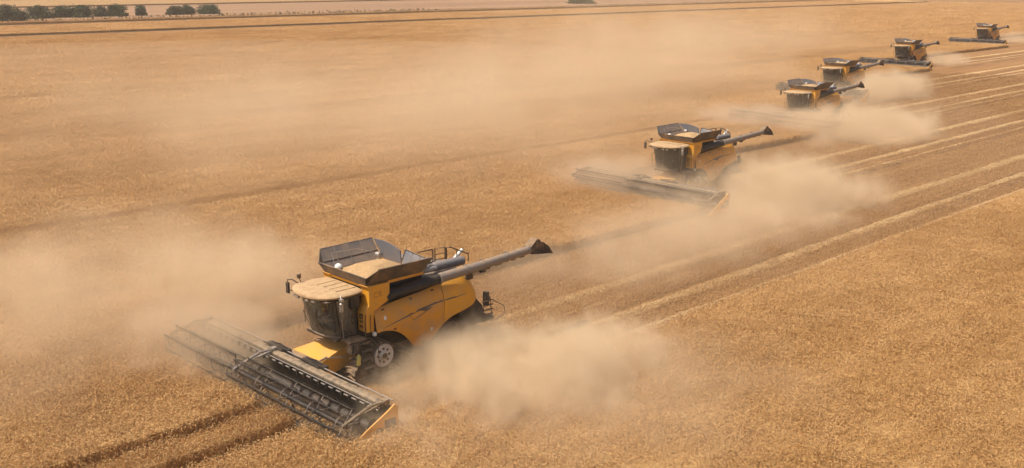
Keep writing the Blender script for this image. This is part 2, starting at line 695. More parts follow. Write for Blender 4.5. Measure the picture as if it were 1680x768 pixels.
def instancer(name, tiles, pts, label):
    """one object: stalk tiles set out on points by geometry nodes"""
    src = bpy.data.collections.new(name + '_tiles')
    for i, me in enumerate(tiles):
        src.objects.link(bpy.data.objects.new('%s_tile_%02d' % (name, i), me))
    me = bpy.data.meshes.new(name)
    me.from_pydata([p[0] for p in pts], [], [])
    for an, ty, idx in (('rot', 'FLOAT', 1), ('idx', 'INT', 3)):
        at = me.attributes.new(an, ty, 'POINT')
        at.data.foreach_set('value', [p[idx] for p in pts])
    at = me.attributes.new('scl', 'FLOAT_VECTOR', 'POINT')
    at.data.foreach_set('vector', np.array([p[2] for p in pts], dtype=np.float32).ravel())
    o = link(bpy.data.objects.new(name, me))
    ng = bpy.data.node_groups.new(name, 'GeometryNodeTree')
    ng.interface.new_socket('Geometry', in_out='INPUT', socket_type='NodeSocketGeometry')
    ng.interface.new_socket('Geometry', in_out='OUTPUT', socket_type='NodeSocketGeometry')
    N = ng.nodes
    gi, go = N.new('NodeGroupInput'), N.new('NodeGroupOutput')
    ci = N.new('GeometryNodeCollectionInfo')
    ci.inputs['Collection'].default_value = src
    ci.inputs['Separate Children'].default_value = True
    ci.inputs['Reset Children'].default_value = True
    ip = N.new('GeometryNodeInstanceOnPoints')
    ip.inputs['Pick Instance'].default_value = True

    def attr(nm, ty):
        a = N.new('GeometryNodeInputNamedAttribute')
        a.data_type = ty
        a.inputs['Name'].default_value = nm
        return a.outputs['Attribute']
    cx = N.new('ShaderNodeCombineXYZ')
    e2r = N.new('FunctionNodeEulerToRotation')
    L = ng.links.new
    L(attr('rot', 'FLOAT'), cx.inputs['Z'])
    L(cx.outputs[0], e2r.inputs[0])
    L(e2r.outputs[0], ip.inputs['Rotation'])
    L(attr('scl', 'FLOAT_VECTOR'), ip.inputs['Scale'])
    L(attr('idx', 'INT'), ip.inputs['Instance Index'])
    L(ci.outputs[0], ip.inputs['Instance'])
    L(gi.outputs[0], ip.inputs['Points'])
    L(ip.outputs[0], go.inputs[0])
    md = o.modifiers.new('stalks', 'NODES')
    md.node_group = ng
    me.materials.append(tiles[0].materials[0])
    tag(o, label, None, None, 'stuff')
    return o


def in_view(p, m=230):
    u, v, d = pix(p.x, p.y, 0.5)
    return d > 0 and -m < u < 1680 + m and v < 768 + m * 1.4 and v > -60


def lay(strips, lods, zs):
    """fill strips with tiles: lods = [(max distance, tile size, first index, n variants)]"""
    pts = []
    big = lods[-1][1]
    far = lods[-1][0]
    for x0, x1, y0, y1 in strips:
        nx = max(1, round((x1 - x0) / big))
        wx = (x1 - x0) / nx
        ny = max(1, round((y1 - y0) / big))
        wy = (y1 - y0) / ny
        for i in range(nx):
            xa = x0 + i * wx
            for j in range(ny):
                ya = y0 + j * wy
                c = fpos(xa + wx / 2, ya + wy / 2)
                d = c.length
                if d > far + big or not in_view(c, 230 + 9000 * big / max(d, 20) / 4):
                    continue
                for md, sz, i0, nv in lods:
                    if d < md or md == far:
                        break
                for q_, (m2, s2, i2, n2) in reversed(list(enumerate(lods))):   # narrow strips take finer tiles
                    if sz <= wx * 1.5:
                        break
                    if s2 < sz:
                        sz, i0, nv = s2, i2, n2
                kx = max(1, round(wx / sz))
                ky = max(1, round(wy / sz))
                for a in range(kx):
                    for b in range(ky):
                        q = fpos(xa + (a + .5) * wx / kx, ya + (b + .5) * wy / ky)
                        if not in_view(q):
                            continue
                        sx, sy = wx / kx / sz, wy / ky / sz
                        flip = 1 if random.random() < 0.5 else -1
                        pts.append(((q.x, q.y, 0), HEAD + (math.pi if random.random() < 0.5 else 0),
                                    (sx * flip, sy, random.uniform(*zs) + .05 * math.sin(q.x * .21 + 2 * math.sin(q.y * .09)) * math.sin(q.y * .17)), i0 + random.randrange(nv)))
    return pts


wt = [wheat_tile(2.0, 1700, 1.0, 100 + i) for i in range(6)]
wt += [wheat_tile(4.0, 3600, 1.45, 200 + i, 0.06) for i in range(5)]
wt += [wheat_tile(8.0, 4600, 2.4, 300 + i, 0.06) for i in range(4)]
wt += [wheat_tile(16.0, 5000, 4.6, 350 + i, 0.06) for i in range(3)]
wp = lay(STRIPS, [(70, 2.0, 0, 6), (140, 4.0, 6, 5), (300, 8.0, 11, 4), (640, 16.0, 15, 3)], (0.94, 1.06))
instancer('standing_wheat', wt, wp, 'ripe golden wheat stalks with nodding ears in the uncut field')

CUT = [(EDGES[k] + 0.02, EDGES[k + 1] - 0.02, -330.0, CF[k][1] + 5.0) for k in range(6)]
st = [stubble_tile(2.0, 1.2, 400 + i) for i in range(5)]
st += [stubble_tile(4.0, 2.2, 500 + i, 0.34, 0.16, 520) for i in range(4)]
sp = lay(CUT, [(80, 2.0, 0, 5), (190, 4.0, 5, 4)], (0.85, 1.2))
instancer('stubble', st, sp, 'short cut straw stubble left behind the harvesters')


# straw rows and wheel lanes left behind each machine -------------------------------------------
def straw_row(x, y0, y1, w, h, seed, label):
    r = np.random.default_rng(seed)
    ny = int((y1 - y0) / 0.45)
    prof = [-0.5, -0.32, -0.12, 0.1, 0.3, 0.5]
    hz = [0.0, 0.7, 0.95, 1.0, 0.65, 0.0]
    V = []
    wob = np.cumsum(r.normal(0, 0.012, ny + 1))
    wob -= np.linspace(wob[0], wob[-1], ny + 1)
    for j in range(ny + 1):
        y = y0 + (y1 - y0) * j / ny
        tp = min(1.0, (y1 - y) / 7.0) * (0.75 + 0.25 * math.sin(y * 0.21 + seed) * math.sin(y * 0.057))
        ww = w * r.uniform(0.8, 1.2) * (0.4 + 0.6 * tp)
        for p, z in zip(prof, hz):
            V.append((x + wob[j] + p * ww + r.normal(0, 0.03), y + r.normal(0, 0.05), 0.012 + z * h * tp * r.uniform(0.45, 1.35) if z else -0.01))
    n = len(prof)
    Q = [(j * n + i, j * n + i + 1, (j + 1) * n + i + 1, (j + 1) * n + i) for j in range(ny) for i in range(n - 1)]
    me = np_mesh('straw_row', V, Q, 'chaff')
    me.polygons.foreach_set('use_smooth', [True] * len(me.polygons))
    o = link(bpy.data.objects.new('straw_row', me))
    o.rotation_euler = (0, 0, HEAD)
    tag(o, label, None, None, 'stuff')


def rut_seam(x, y0, y1, w, seed, label):
    r = np.random.default_rng(seed)
    V, Q = [], []
    y = y0
    while y < y1:
        L = r.uniform(4, 16)
        n = 6
        for q in range(n + 1):
            ww = w * r.uniform(.5, 1.1) * (0.25 if q in (0, n) else 1)
            yy = min(y1, y + L * q / n)
            c = x + r.normal(0, .03)
            V += [(c - ww / 2, yy, .010), (c + ww / 2, yy, .010)]
        b = len(V) - 2 * (n + 1)
        Q += [(b + 2 * q, b + 2 * q + 1, b + 2 * q + 3, b + 2 * q + 2) for q in range(n)]
        y += L + r.uniform(.3, 3.0)
    me = np_mesh('rut_seam', V, Q, 'dark_ground')
    o = link(bpy.data.objects.new('rut_seam', me))
    o.rotation_euler = (0, 0, HEAD)
    tag(o, label, None, None, 'structure')


ORD = ['nearest', 'second', 'third', 'fourth', 'fifth', 'farthest']
for k, (cx, cyy) in enumerate(CF):
    straw_row(cx - 3.25, -330, cyy - 6.5, 1.0, 0.10, 600 + k, 'pale straw row in the outer lane behind the %s combine' % ORD[k])
    if k:
        rut_seam(EDGES[k], -330, cyy - 4, .62, 690 + k, 'dark seam between the swaths of the %s combine and the one before it' % ORD[k])  # dark brown strip along the swath boundary
    straw_row(cx - 5.2, -330, cyy - 6.5, 0.45, 0.07, 640 + k, 'thin straw line near the swath edge behind the %s combine' % ORD[k])
    for j_, dx_ in enumerate((-3.95, -2.58)):
        rut_seam(cx + dx_, -330, cyy - 8, .30, 660 + 2 * k + j_, 'dark wheel rut on the %s side of the outer straw row behind the %s combine' % (('near', 'far')[j_], ORD[k]))
    straw_row(cx + 0.35, -330, cyy - 7.0, 1.35, 0.09, 620 + k, 'pale chopped straw row in the middle lane behind the %s combine' % ORD[k])



# ------------------------------------------------------------------ combine harvester
def interp(pts, y):
    pts = sorted(pts)
    if y <= pts[0][0]:
        return pts[0][1]
    for (a, za), (b, zb) in zip(pts, pts[1:]):
        if a <= y <= b:
            return za + (zb - za) * (y - a) / (b - a)
    return pts[-1][1]


SIDE_BOT = [(.38, 2.10), (.1, 2.11), (-.1, 2.09), (-.4, 2.02), (-.67, 1.90), (-.9, 1.77), (-1.12, 1.59), (-1.3, 1.41), (-1.46, 1.22), (-1.62, 1.02),
            (-1.81, .89), (-2.1, .86), (-2.41, .93), (-2.6, 1.01), (-2.78, 1.14), (-2.97, 1.34), (-3.15, 1.52), (-3.45, 1.72), (-3.78, 1.86), (-4.54, 2.0),
            (-5.1, 2.07), (-5.3, 2.15), (-5.44, 2.30), (-5.52, 2.48)]
SIDE_TOP = [(.38, 3.03), (-.93, 3.15), (-2.33, 3.27), (-3.3, 3.39), (-4.17, 3.47), (-4.6, 3.46), (-4.9, 3.39), (-5.15, 3.24), (-5.35, 3.0), (-5.46, 2.78), (-5.52, 2.52)]


def side_x(y, z):
    """half width of the bulged side shield at y, z"""
    zb, zt = interp(SIDE_BOT, y), interp(SIDE_TOP, y)
    t = min(1, max(0, (z - 1.0) / max(0.1, zt - 1.0)))
    bulge = 0.17 * math.sin(math.pi * min(1, t * 0.93 + 0.04)) ** 0.7
    crown = -0.16 * max(0, (t - 0.78) / 0.22) ** 2
    rear = -0.28 * max(0, (-y - 4.3) / 1.2) ** 2
    zc = 2.18 + 0.165 * min(max(-y, 0), 2.85)
    crease = 0.055 * math.exp(-((z - zc) / (0.09 if z > zc else 0.30)) ** 2) * (1 if y > -4.2 else max(0, (y + 4.9) / .7))
    return 1.57 + bulge + crown + rear + crease


def side_panel(mb, s, ya, yb, n, m=12, th=0.045):
    outer, inner = [], []
    for i in range(n + 1):
        y = ya + (yb - ya) * i / n
        zb, zt = interp(SIDE_BOT, y), interp(SIDE_TOP, y)
        co, ci = [], []
        for j in range(m + 1):
            z = zb + (zt - zb) * j / m
            x = side_x(y, z)
            co.append((s * x, y, z))
            ci.append((s * (x - th), y, z))
        outer.append(co)
        inner.append(ci)
    rings = [o + c[::-1] for o, c in zip(outer, inner)]
    mb.loft(rings, True, True)


def on_side(s, y, z, off=0.004):
    return (s * (side_x(y, z) + off), y, z)


def ribbon(mb, s, path, w0, off=0.004, n=24):
    """flat decal following the side shield; path (y, z, width factor)"""
    pts = []
    for i in range(n + 1):
        t = i / n * (len(path) - 1)
        a = min(int(t), len(path) - 2)
        f = t - a
        pts.append(tuple(path[a][k] + (path[a + 1][k] - path[a][k]) * f for k in range(3)))
    top = [on_side(s, y, z + w * w0 / 2, off) for y, z, w in pts]
    bot = [on_side(s, y, z - w * w0 / 2, off) for y, z, w in pts]
    mb.loft([top, bot], False, False)


def make_combine():
    root = empty('combine_harvester')
    # ---- hull
    m = MB()
    m.box((-1.40, -5.0, 1.95), (1.40, 0.70, 3.02), 0.05)
    m.box((-1.15, -4.6, 3.0), (1.15, -2.4, 3.45), 0.04)
    m.box((-1.28, -2.45, 3.0), (1.28, 0.55, 4.06), 0.04)
    m.box((-0.80, -4.6, 0.95), (0.80, 0.6, 2.0), 0.05)
    hull = m.build('hull', 'shade_black', root)
    m = MB()
    m.tube([(-1.6, 0, 0.95), (1.6, 0, 0.95)], 0.19, 10)
    m.tube([(-1.4, -3.85, 0.8), (1.4, -3.85, 0.8)], 0.13, 10)
    m.box((-0.35, -4.05, 0.75), (0.35, -3.65, 1.2), 0.03)
    m.build('axle', 'dark_metal', root)
    # ---- side shields, both sides: front and rear half each
    for s in (-1, 1):
        m = MB()
        side_panel(m, s, 0.37, -3.28, 42)
        p = m.build('side_shield', 'yellow_dusty', root, 40)
        m = MB()
        ribbon(m, s, [(.05, 2.22, .1), (-.9, 2.39, .4), (-1.8, 2.56, .7), (-2.8, 2.69, .7), (-3.25, 2.70, .5)], 0.10)
        m.build('stripe', 'decal_dark', p)
        m = MB()
        ribbon(m, s, [(-1.28, 2.50, .3), (-1.58, 2.37, 2.6), (-2.0, 2.46, 1.9), (-2.6, 2.56, .2)], 0.13, 0.006)
        m.build('vent', 'decal_dark', p)
        m = MB()
        for yy, zz in ((-.1, 2.95), (-1.6, 3.10), (-2.8, 3.22), (-.55, 2.06), (-2.2, 1.02)):
            c_ = Vector(on_side(s, yy, zz, .0))
            m.box((c_.x - .02, yy - .07, zz - .03), (c_.x + .02, yy + .07, zz + .03), .008)
        m.build_each('latch', 'dark_plastic', p)
        m = MB()
        for yy, zz in ((-.05, 2.62), (-2.55, 1.55)):
            ribbon(m, s, [(yy, zz, 1), (yy - .12, zz, 1)], .16, .005, 2)
        m.build_each('warning_label', 'white_paint', p)
        m = MB()
        side_panel(m, s, -3.31, -5.51, 30)
        p = m.build('rear_shield', 'yellow_paint' if s < 0 else 'yellow_dusty', root, 40)
        m = MB()
        ribbon(m, s, [(-3.34, 2.70, .5), (-3.9, 2.71, .5), (-4.6, 2.72, .1)], 0.09)
        m.build('stripe', 'decal_dark', p)
    # ---- corner columns behind the cab
    for s in (-1, 1):
        m = MB()
        poly = [(.76, 2.14), (.80, 3.0), (.74, 3.12), (.62, 3.3), (.60, 3.95), (.70, 4.10), (-.46, 4.10), (-.44, 3.34), (.30, 3.03), (.385, 3.0), (.385, 2.14)]
        m.prism(poly, 'x', s * 1.02, s * 1.60, 0.025)
        c = m.build('corner_column', 'yellow_paint', root, 30)
        # concave front fluting with the badge plate
        m = MB()
        m.box((min(s * 1.08, s * 1.50), .785, 2.20), (max(s * 1.08, s * 1.50), .815, 2.98), 0.012)
        m.build('badge_plate', 'yellow_paint', c, 30)
        e = MB()                                  # leaf emblem: square field with three blades and a text bar
        x0 = s * 1.29
        e.box((x0 - .115, .8165, 2.70), (x0 + .115, .820, 2.92), 0)
        e.box((x0 - .13, .8165, 2.60), (x0 + .13, .820, 2.635), 0)
        e.box((x0 - .10, .8165, 2.545), (x0 + .10, .820, 2.58), 0)
        e.build('emblem', 'decal_navy', c, 0)
        e = MB()
        for q, (dx, dz) in enumerate(((-.055, -.01), (0.0, .02), (.055, .05))):
            e.poly([(x0 + dx - .035, .8225, 2.78 + dz - .05), (x0 + dx + .012, .8225, 2.78 + dz - .03), (x0 + dx + .032, .8225, 2.78 + dz + .06), (x0 + dx - .012, .8225, 2.78 + dz + .03)], [(0, 1, 2, 3)])
        e.build_each('emblem_leaf', 'yellow_paint', c, 0)
        e = MB()
        e.box((x0 - .12, .8165, 2.33), (x0 + .12, .822, 2.43), 0.002)
        e.build('reflector', 'decal_red', c, 0)
        cu = bpy.data.curves.new('model_mark', 'FONT')
        cu.body = 'CR'
        cu.size = 0.36
        cu.extrude = 0.002
        cu.materials.append(M['mark_brown'])
        tmp = bpy.data.objects.new('tmp', cu)
        COL.objects.link(tmp)
        me = bpy.data.meshes.new_from_object(tmp.evaluated_get(bpy.context.evaluated_depsgraph_get()))
        bpy.data.objects.remove(tmp)
        me.materials.clear()
        me.materials.append(M['mark_brown'])
        mk = link(bpy.data.objects.new('model_mark', me), c)
        if s < 0:
            mk.matrix_local = Matrix.Translation((-1.604, 0.40, 3.56)) @ Matrix.Rotation(R(-90), 4, 'Z') @ Matrix.Rotation(R(90), 4, 'X')
        else:
            mk.matrix_local = Matrix.Translation((1.604, -0.10, 3.56)) @ Matrix.Rotation(R(90), 4, 'Z') @ Matrix.Rotation(R(90), 4, 'X')
    m = MB()
    m.prism([(.3, 3.03), (-.44, 3.32), (-.44, 3.9), (-.50, 3.9), (-.50, 3.05)], 'x', -1.45, -1.30, 0.01)
    m.build('column_gusset', 'shade_black', root)
    # ---- grain tank with folding extensions
    tank = MB()
    tank.box((-1.44, -2.42, 3.98), (-1.30, .60, 4.12), 0.015)
    tank.box((1.30, -2.42, 3.98), (1.44, .60, 4.12), 0.015)
    tank.box((-1.29, .50, 3.98), (1.29, .62, 4.12), 0.015)
    tank.box((-1.29, -2.44, 3.98), (1.29, -2.34, 4.12), 0.015)
    tk = tank.build('grain_tank', 'yellow_dusty', root)
    for s in (-1, 1):
        m = MB()
        xt, zt = (2.06, 4.86) if s < 0 else (2.16, 4.93)
        b0, b1 = Vector((s * 1.42, .62, 4.11)), Vector((s * 1.42, -2.36, 4.11))
        t0, t1 = Vector((s * (xt - .06), .40, zt)), Vector((s * xt, -2.42, zt))
        m.slab([b0, b1, t1, t0], 0.035)
        m.tube([t0, t1], 0.03, 6)
        for f in (.25, .5, .75):
            m.tube([b0.lerp(b1, f) + Vector((-s * .03, 0, 0.02)), t0.lerp(t1, f) + Vector((-s * .03, 0, 0))], 0.018, 5)
        m.tube([b0.lerp(t0, .45) + Vector((-s * .04, 0, 0)), b1.lerp(t1, .45) + Vector((-s * .04, 0, 0))], 0.018, 5)
        m.build('side_extension', 'panel_dusty' if s < 0 else 'grey_panel', tk, 20)
    m = MB()
    f0, f1 = Vector((-1.42, .64, 4.11)), Vector((1.42, .64, 4.11))
    g0, g1 = Vector((-1.66, .80, 4.50)), Vector((1.70, .80, 4.50))
    m.slab([f0, f1, g1, g0], 0.035)
    m.tube([g0, g1], 0.022, 6)
    m.build('front_extension', 'panel_dusty', tk, 20)
    m = MB()
    for s in (-1, 1):                             # folding corner flaps joining front and side panels
        xt, zt = (2.0, 4.86) if s < 0 else (2.10, 4.93)
        m.slab([(s * 1.44, .63, 4.11), (s * 1.66, .79, 4.49), (s * xt, .42, zt - .02)], 0.025)
    m.build_each('corner_flap', 'dark_plastic', tk, 0)
    m = MB()                                      # rear wall, arched on the right, framed screen on the left
    arch = [(1.42, 4.11), (2.10, 4.90)] + [(1.95 - 1.75 * i / 8, 4.90 + .10 * math.sin(math.pi * i / 8) - .18 * i / 8) for i in range(9)] + [(.15, 4.11)]
    m.prism(arch, 'y', -2.50, -2.46, 0)
    m.build('rear_extension', 'tarp_grey', tk, 20)
    m = MB()
    fr = [(.12, -2.45, 4.14), (.12, -2.72, 4.72), (-1.45, -2.72, 4.60), (-1.45, -2.45, 4.14)]
    for a, b in zip(fr, fr[1:] + fr[:1]):
        m.tube([a, b], 0.032, 6)
    for f in (.33, .66):
        a = Vector(fr[0]).lerp(Vector(fr[3]), f)
        b = Vector(fr[1]).lerp(Vector(fr[2]), f)
        m.tube([a, b], 0.022, 6)
    m.build('screen_frame', 'dark_metal', tk)
    m = MB()
    m.slab([(.10, -2.46, 4.16), (.10, -2.71, 4.70), (-1.43, -2.71, 4.58), (-1.43, -2.46, 4.16)], 0.01)
    m.build('screen', 'tarp_grey', tk)
    # grain heap
    m = MB()
    n = 22
    rows = []
    for j in range(n + 1):
        y = .50 - 2.85 * j / n
        row = []
        for i in range(n + 1):
            x = -1.33 + 2.66 * i / n
            e = min(1, min((1.36 - abs(x)) / 1.0, (.55 - y) / 1.0, (y + 2.42) / 1.0))
            z = 4.10 + .42 * max(0, e) ** .9 + .02 * math.sin(5 * x + 3 * y) + .012 * math.sin(13 * x - 9 * y)
            row.append((x, y, z))
        rows.append(row)
    m.loft(rows, False, False)
    m.build('grain', 'grain', tk, 60)
    m = MB()
    m.tube([(1.0, .25, 4.15), (1.0, .25, 4.32)], 0.13, 12)
    m.loft([[(1.0 + .17 * math.cos(b) * math.cos(a), .25 + .17 * math.cos(b) * math.sin(a), 4.33 + .16 * math.sin(b)) for a in (2 * math.pi * k / 12 for k in range(12))] for b in (0, .4, .8, 1.2, 1.5)], True, True)
    m.build('fill_sensor', 'white_paint', tk)
    m = MB()
    m.tube([(1.0, -1.9, 4.2), (1.0, -1.9, 4.45)], 0.13, 12)
    m.disc_x((1.0, -1.9, 4.46), [(-.14, .07), (-.12, .13), (.12, .13), (.14, .07)], 14)
    m.build('filling_auger', 'bare_steel', tk)
    m = MB()
    m.tube([(1.30, .20, 4.2), (1.62, .15, 4.82)], 0.016, 5)
    m.tube([(1.62, .15, 4.82), (1.62, -1.2, 4.75), (1.25, -1.95, 4.5)], 0.014, 5)
    m.build_each('strut', 'bare_steel', tk)
    # ---- engine deck
    m = MB()
    m.box((-1.10, -5.05, 3.40), (1.15, -2.55, 3.62), 0.05)
    m.prism([(-2.7, 3.6), (-2.7, 4.25), (-3.4, 4.25), (-3.9, 3.95), (-5.0, 3.75), (-5.0, 3.6)], 'x', .10, 1.10, 0.04)
    deck = m.build('engine_deck', 'grey_panel', root)
    m = MB()
    m.tube([(-.72, -3.55, 3.93), (-.72, -3.62, 3.93), (-.70, -5.30, 3.90), (-.70, -5.36, 3.90)], [.16, .21, .21, .16], 16)
    m.build('air_cleaner', 'tarp_grey', deck)
    m = MB()
    m.tube([(-.95, -2.62, 3.95), (-.95, -3.3, 3.93), (-.80, -3.7, 3.90)], .11, 12)
    m.tube([(-.5, -2.6, 4.15), (-.55, -3.2, 4.05), (-.7, -3.6, 4.0)], .07, 10)
    m.tube([(-1.12, -2.5, 4.05), (-1.05, -3.0, 4.12), (-.6, -3.3, 4.1)], .045, 8)
    m.build_each('intake_pipe', 'bare_steel', deck)
    m = MB()
    m.tube([(-.35, -5.05, 3.6), (-.35, -5.15, 3.95), (-.35, -5.62, 4.28)], .085, 12)
    m.build('exhaust', 'white_paint', deck)
    m = MB()
    rz = 4.66
    m.tube([(-.45, -2.75, 4.0), (-.45, -2.75, rz - .03), (-.45, -3.0, rz), (-.45, -3.7, rz), (-.45, -3.78, rz - .05), (-.45, -3.78, 3.7)], .032, 6)
    m.tube([(-.45, -3.9, 3.7), (-.45, -3.9, rz), (-.45, -4.5, rz - .05), (-.45, -4.5, 3.7)], .032, 6)
    m.tube([(-.45, -3.9, 4.38), (-.45, -4.5, 4.36)], .024, 6)
    m.tube([(-.45, -3.9, 4.15), (-.45, -4.5, 4.12)], .024, 6)
    m.tube([(-.45, -4.58, 3.7), (-.45, -4.58, rz - .08), (-.45, -4.8, rz - .1), (-.45, -5.9, 4.05), (-.45, -5.9, 3.7)], .032, 6)
    m.tube([(-.45, -5.2, 3.7), (-.45, -5.2, 4.36)], .024, 6)
    m.build_each('guard_rail', 'rail_brown', deck)
    # ---- unloading auger, folded back along the left side
    aug = MB()
    aug.tube([(-1.62, -3.0, 3.70), (-1.68, -4.0, 3.76), (-1.75, -5.4, 3.84), (-1.75, -8.95, 4.02)], [.225, .22, .205, .19], 18)
    au = aug.build('unloading_auger', 'auger_steel', root, 50)
    m = MB()
    m.tube([(-1.42, -.35, 3.42), (-1.46, -.6, 3.50), (-1.55, -1.6, 3.60), (-1.62, -3.05, 3.70)], [.20, .235, .235, .235], 16)
    m.build('auger_elbow', 'shade_black', au, 50)
    m = MB()
    for y, z in ((-3.05, 3.70), (-4.6, 3.79), (-5.6, 3.85), (-7.1, 3.93), (-8.8, 4.01)):
        m.tube([(-1.70, y, z), (-1.70, y - .05, z)], .245, 18)
    m.build_each('flange', 'auger_steel', au, 40)
    m = MB()
    m.box((-1.80, -5.75, 3.50), (-1.62, -5.45, 3.68), 0.02)
    m.box((-1.78, -6.05, 3.60), (-1.68, -5.75, 3.68), 0.01)
    m.box((-1.80, -6.75, 3.66), (-1.70, -6.35, 3.74), 0.01)
    m.box((-1.80, -7.6, 3.70), (-1.72, -7.35, 3.78), 0.01)
    m.box((-1.82, -8.2, 3.74), (-1.70, -7.9, 3.84), 0.01)
    m.build_each('auger_bracket', 'dark_metal', au)
    m = MB()
    m.prism([(-4.75, 3.30), (-5.05, 3.30), (-5.0, 3.62), (-4.85, 3.66)], 'x', -1.72, -1.45, 0.02)
    m.build('auger_cradle', 'dark_metal', root)
    m = MB()                                      # flared rubber spout
    def sq(y, z, w, h, tilt):
        return [(-1.75 + a * w, y + b * h * tilt, z + b * h) for a, b in ((-1, -1), (1, -1), (1, 1), (-1, 1))]
    m.loft([sq(-8.55, 4.02, .20, .20, 0), sq(-8.95, 4.06, .24, .30, 0.1), sq(-9.35, 4.0, .25, .30, 0.35), sq(-9.80, 3.82, .23, .20, 0.75)], True, True)
    m.prism([(-8.45, 4.16), (-8.85, 4.50), (-9.05, 4.46), (-9.2, 4.22)], 'x', -1.97, -1.53, 0.02)
    m.build('spout', 'rubber', au, 25)
    # ---- cab
    cab = MB()
    cab.box((-1.02, .80, 1.86), (1.02, 1.95, 2.0), 0.03)
    cab.box((-1.02, .78, 1.95), (1.02, .86, 3.76), 0.02)
    cab.box((-1.22, .80, 3.2), (-1.0, 1.25, 3.85), 0.03)
    cb = cab.build('cab', 'dark_plastic', root)

    def ring(z):
        f = (z - 2.0) / 1.75
        w = 1.00 + .13 * f
        yf = 1.62 + .35 * f                       # where the side glass ends
        b = .42 + .13 * f                         # bow of the windscreen
        side = [(-w, .88), (-w, yf)]
        arc = [(-w * math.cos(math.pi * i / 14), yf + b * math.sin(math.pi * i / 14)) for i in range(15)]
        return w, yf, [(x, y, z) for x, y in arc]
    zs = [2.0, 2.25, 2.6, 3.0, 3.4, 3.75]
    m = MB()
    m.loft([ring(z)[2] for z in zs], False, False)
    m.build('windscreen', 'cab_glass', cb, 60)
    for s in (-1, 1):
        m = MB()
        m.loft([[(s * ring(z)[0], .90, z), (s * ring(z)[0], ring(z)[1] - .02, z)] for z in zs], False, False)
        d = m.build('door' if s < 0 else 'side_window', 'cab_glass', cb, 60)
        m = MB()
        for yy in (0, 1):
            m.tube([(s * ring(z)[0], (.90 if yy == 0 else ring(z)[1]), z) for z in zs], .045, 6)
        m.tube([(s * ring(2.02)[0], .9, 2.02), (s * ring(2.02)[0], ring(2.02)[1], 2.02)], .05, 6)
        m.tube([(s * 1.05, .96, 2.7), (s * 1.07, 1.1, 2.7), (s * 1.07, 1.1, 3.0)], .018, 5)
        m.build('door_frame' if s < 0 else 'window_frame', 'dark_plastic', d)
    m = MB()
    m.tube(ring(2.02)[2], .055, 6)
    m.tube(ring(3.72)[2], .05, 6)
    m.build_each('windscreen_frame', 'dark_plastic', cb)
    m = MB()
    for x in (-.5, .35):
        m.tube([(x, 2.06, 2.06), (x + .18, 2.22, 2.55), (x + .25, 2.36, 3.0)], .014, 5)
    m.build_each('wiper', 'dark_plastic', cb)
    m = MB()

    def roof_ring(z, g):
        o = [(-1.32 * g, .72), (-1.44 * g, 1.2), (-1.44 * g, 1.85)]
        o += [(-1.40 * g * math.cos(a), 2.0 + (.86 * g) * math.sin(a)) for a in (math.pi * k / 12 for k in range(1, 12))]
        o += [(1.44 * g, 1.85), (1.44 * g, 1.2), (1.32 * g, .72)]
        return [(x, y, z) for x, y in o]
    m.loft([roof_ring(3.79, .94), roof_ring(3.82, .985), roof_ring(3.88, .99), roof_ring(3.93, .95), roof_ring(3.96, .82), roof_ring(3.975, .5)], True, True)
    rf = m.build('roof', 'roof_dusty', cb, 40)
    m = MB()
    for x in (-.9, -.45, 0, .45):
        m.box((x - .025, .78, 3.94), (x + .025, 1.75, 3.995), 0.008)
    m.build_each('roof_rib', 'roof_dusty', rf)
    m = MB()
    for k in range(1, 12):
        a = math.pi * k / 12
        if k in (2, 4, 5, 7, 8, 10):
            x, y = -1.30 * math.cos(a), 2.0 + .78 * math.sin(a)
            m.box((x - .10, y - .06, 3.66), (x + .10, y + .05, 3.76), 0.02)
    m.build_each('work_light', 'bare_steel', rf)
    m = MB()
    m.box((-1.30, .74, 3.70), (1.30, 2.5, 3.745), 0.01)
    m.build('roof_underside', 'dark_plastic', rf)
    m = MB()
    m.box((-.28, .98, 2.35), (.28, 1.5, 2.48), 0.05)
    m.box((-.27, .90, 2.45), (.27, 1.04, 3.2), 0.05)
    m.box((-.16, .92, 3.2), (.16, 1.03, 3.42), 0.04)
    m.box((-.2, 1.05, 1.98), (.2, 1.4, 2.35), 0.03)
    m.build('seat', 'seat_fabric', cb)
    m = MB()
    m.tube([(0, 1.85, 2.0), (0, 1.72, 2.68)], .05, 8)
    m.tube([(.19 * math.cos(a), 1.70 - .06 * math.sin(a), 2.70 + .17 * math.sin(a)) for a in (2 * math.pi * k / 14 for k in range(15))], .016, 5)
    m.box((.40, 1.15, 2.5), (.56, 1.75, 2.62), 0.03)
    m.box((.50, 1.70, 2.62), (.54, 1.85, 2.90), 0.01)
    m.build('steering_column', 'dark_plastic', cb)
    # mirrors
    m = MB()
    m.tube([(1.30, 2.05, 3.90), (1.45, 2.28, 4.10), (1.58, 2.40, 4.10), (1.60, 2.42, 3.95)], .026, 6)
    m.box((1.51, 2.36, 3.50), (1.70, 2.45, 3.98), 0.02)
    m.build('mirror', 'dark_plastic', cb)
    m = MB()
    m.tube([(1.30, 1.95, 3.92), (1.36, 2.0, 4.16)], .02, 6)
    m.box((1.29, 1.93, 4.12), (1.43, 2.07, 4.30), 0.02)
    m.build('beacon', 'dark_metal', cb)
    m = MB()
    m.tube([(-1.15, 1.75, 3.9), (-1.45, 1.9, 3.98), (-1.55, 1.95, 3.85)], .02, 6)
    m.tube([(-1.55, 1.95, 3.3), (-1.55, 1.95, 3.34), (-1.55, 1.95, 3.66), (-1.55, 1.95, 3.70)], [.05, .085, .085, .05], 10)
    m.box((-1.64, 1.88, 3.74), (-1.44, 2.0, 3.86), 0.02)
    m.tube([(-1.55, 1.95, 3.3), (-1.42, 1.85, 2.6), (-1.35, 1.75, 2.1)], .018, 6)
    m.build('mirror', 'bare_steel', cb)
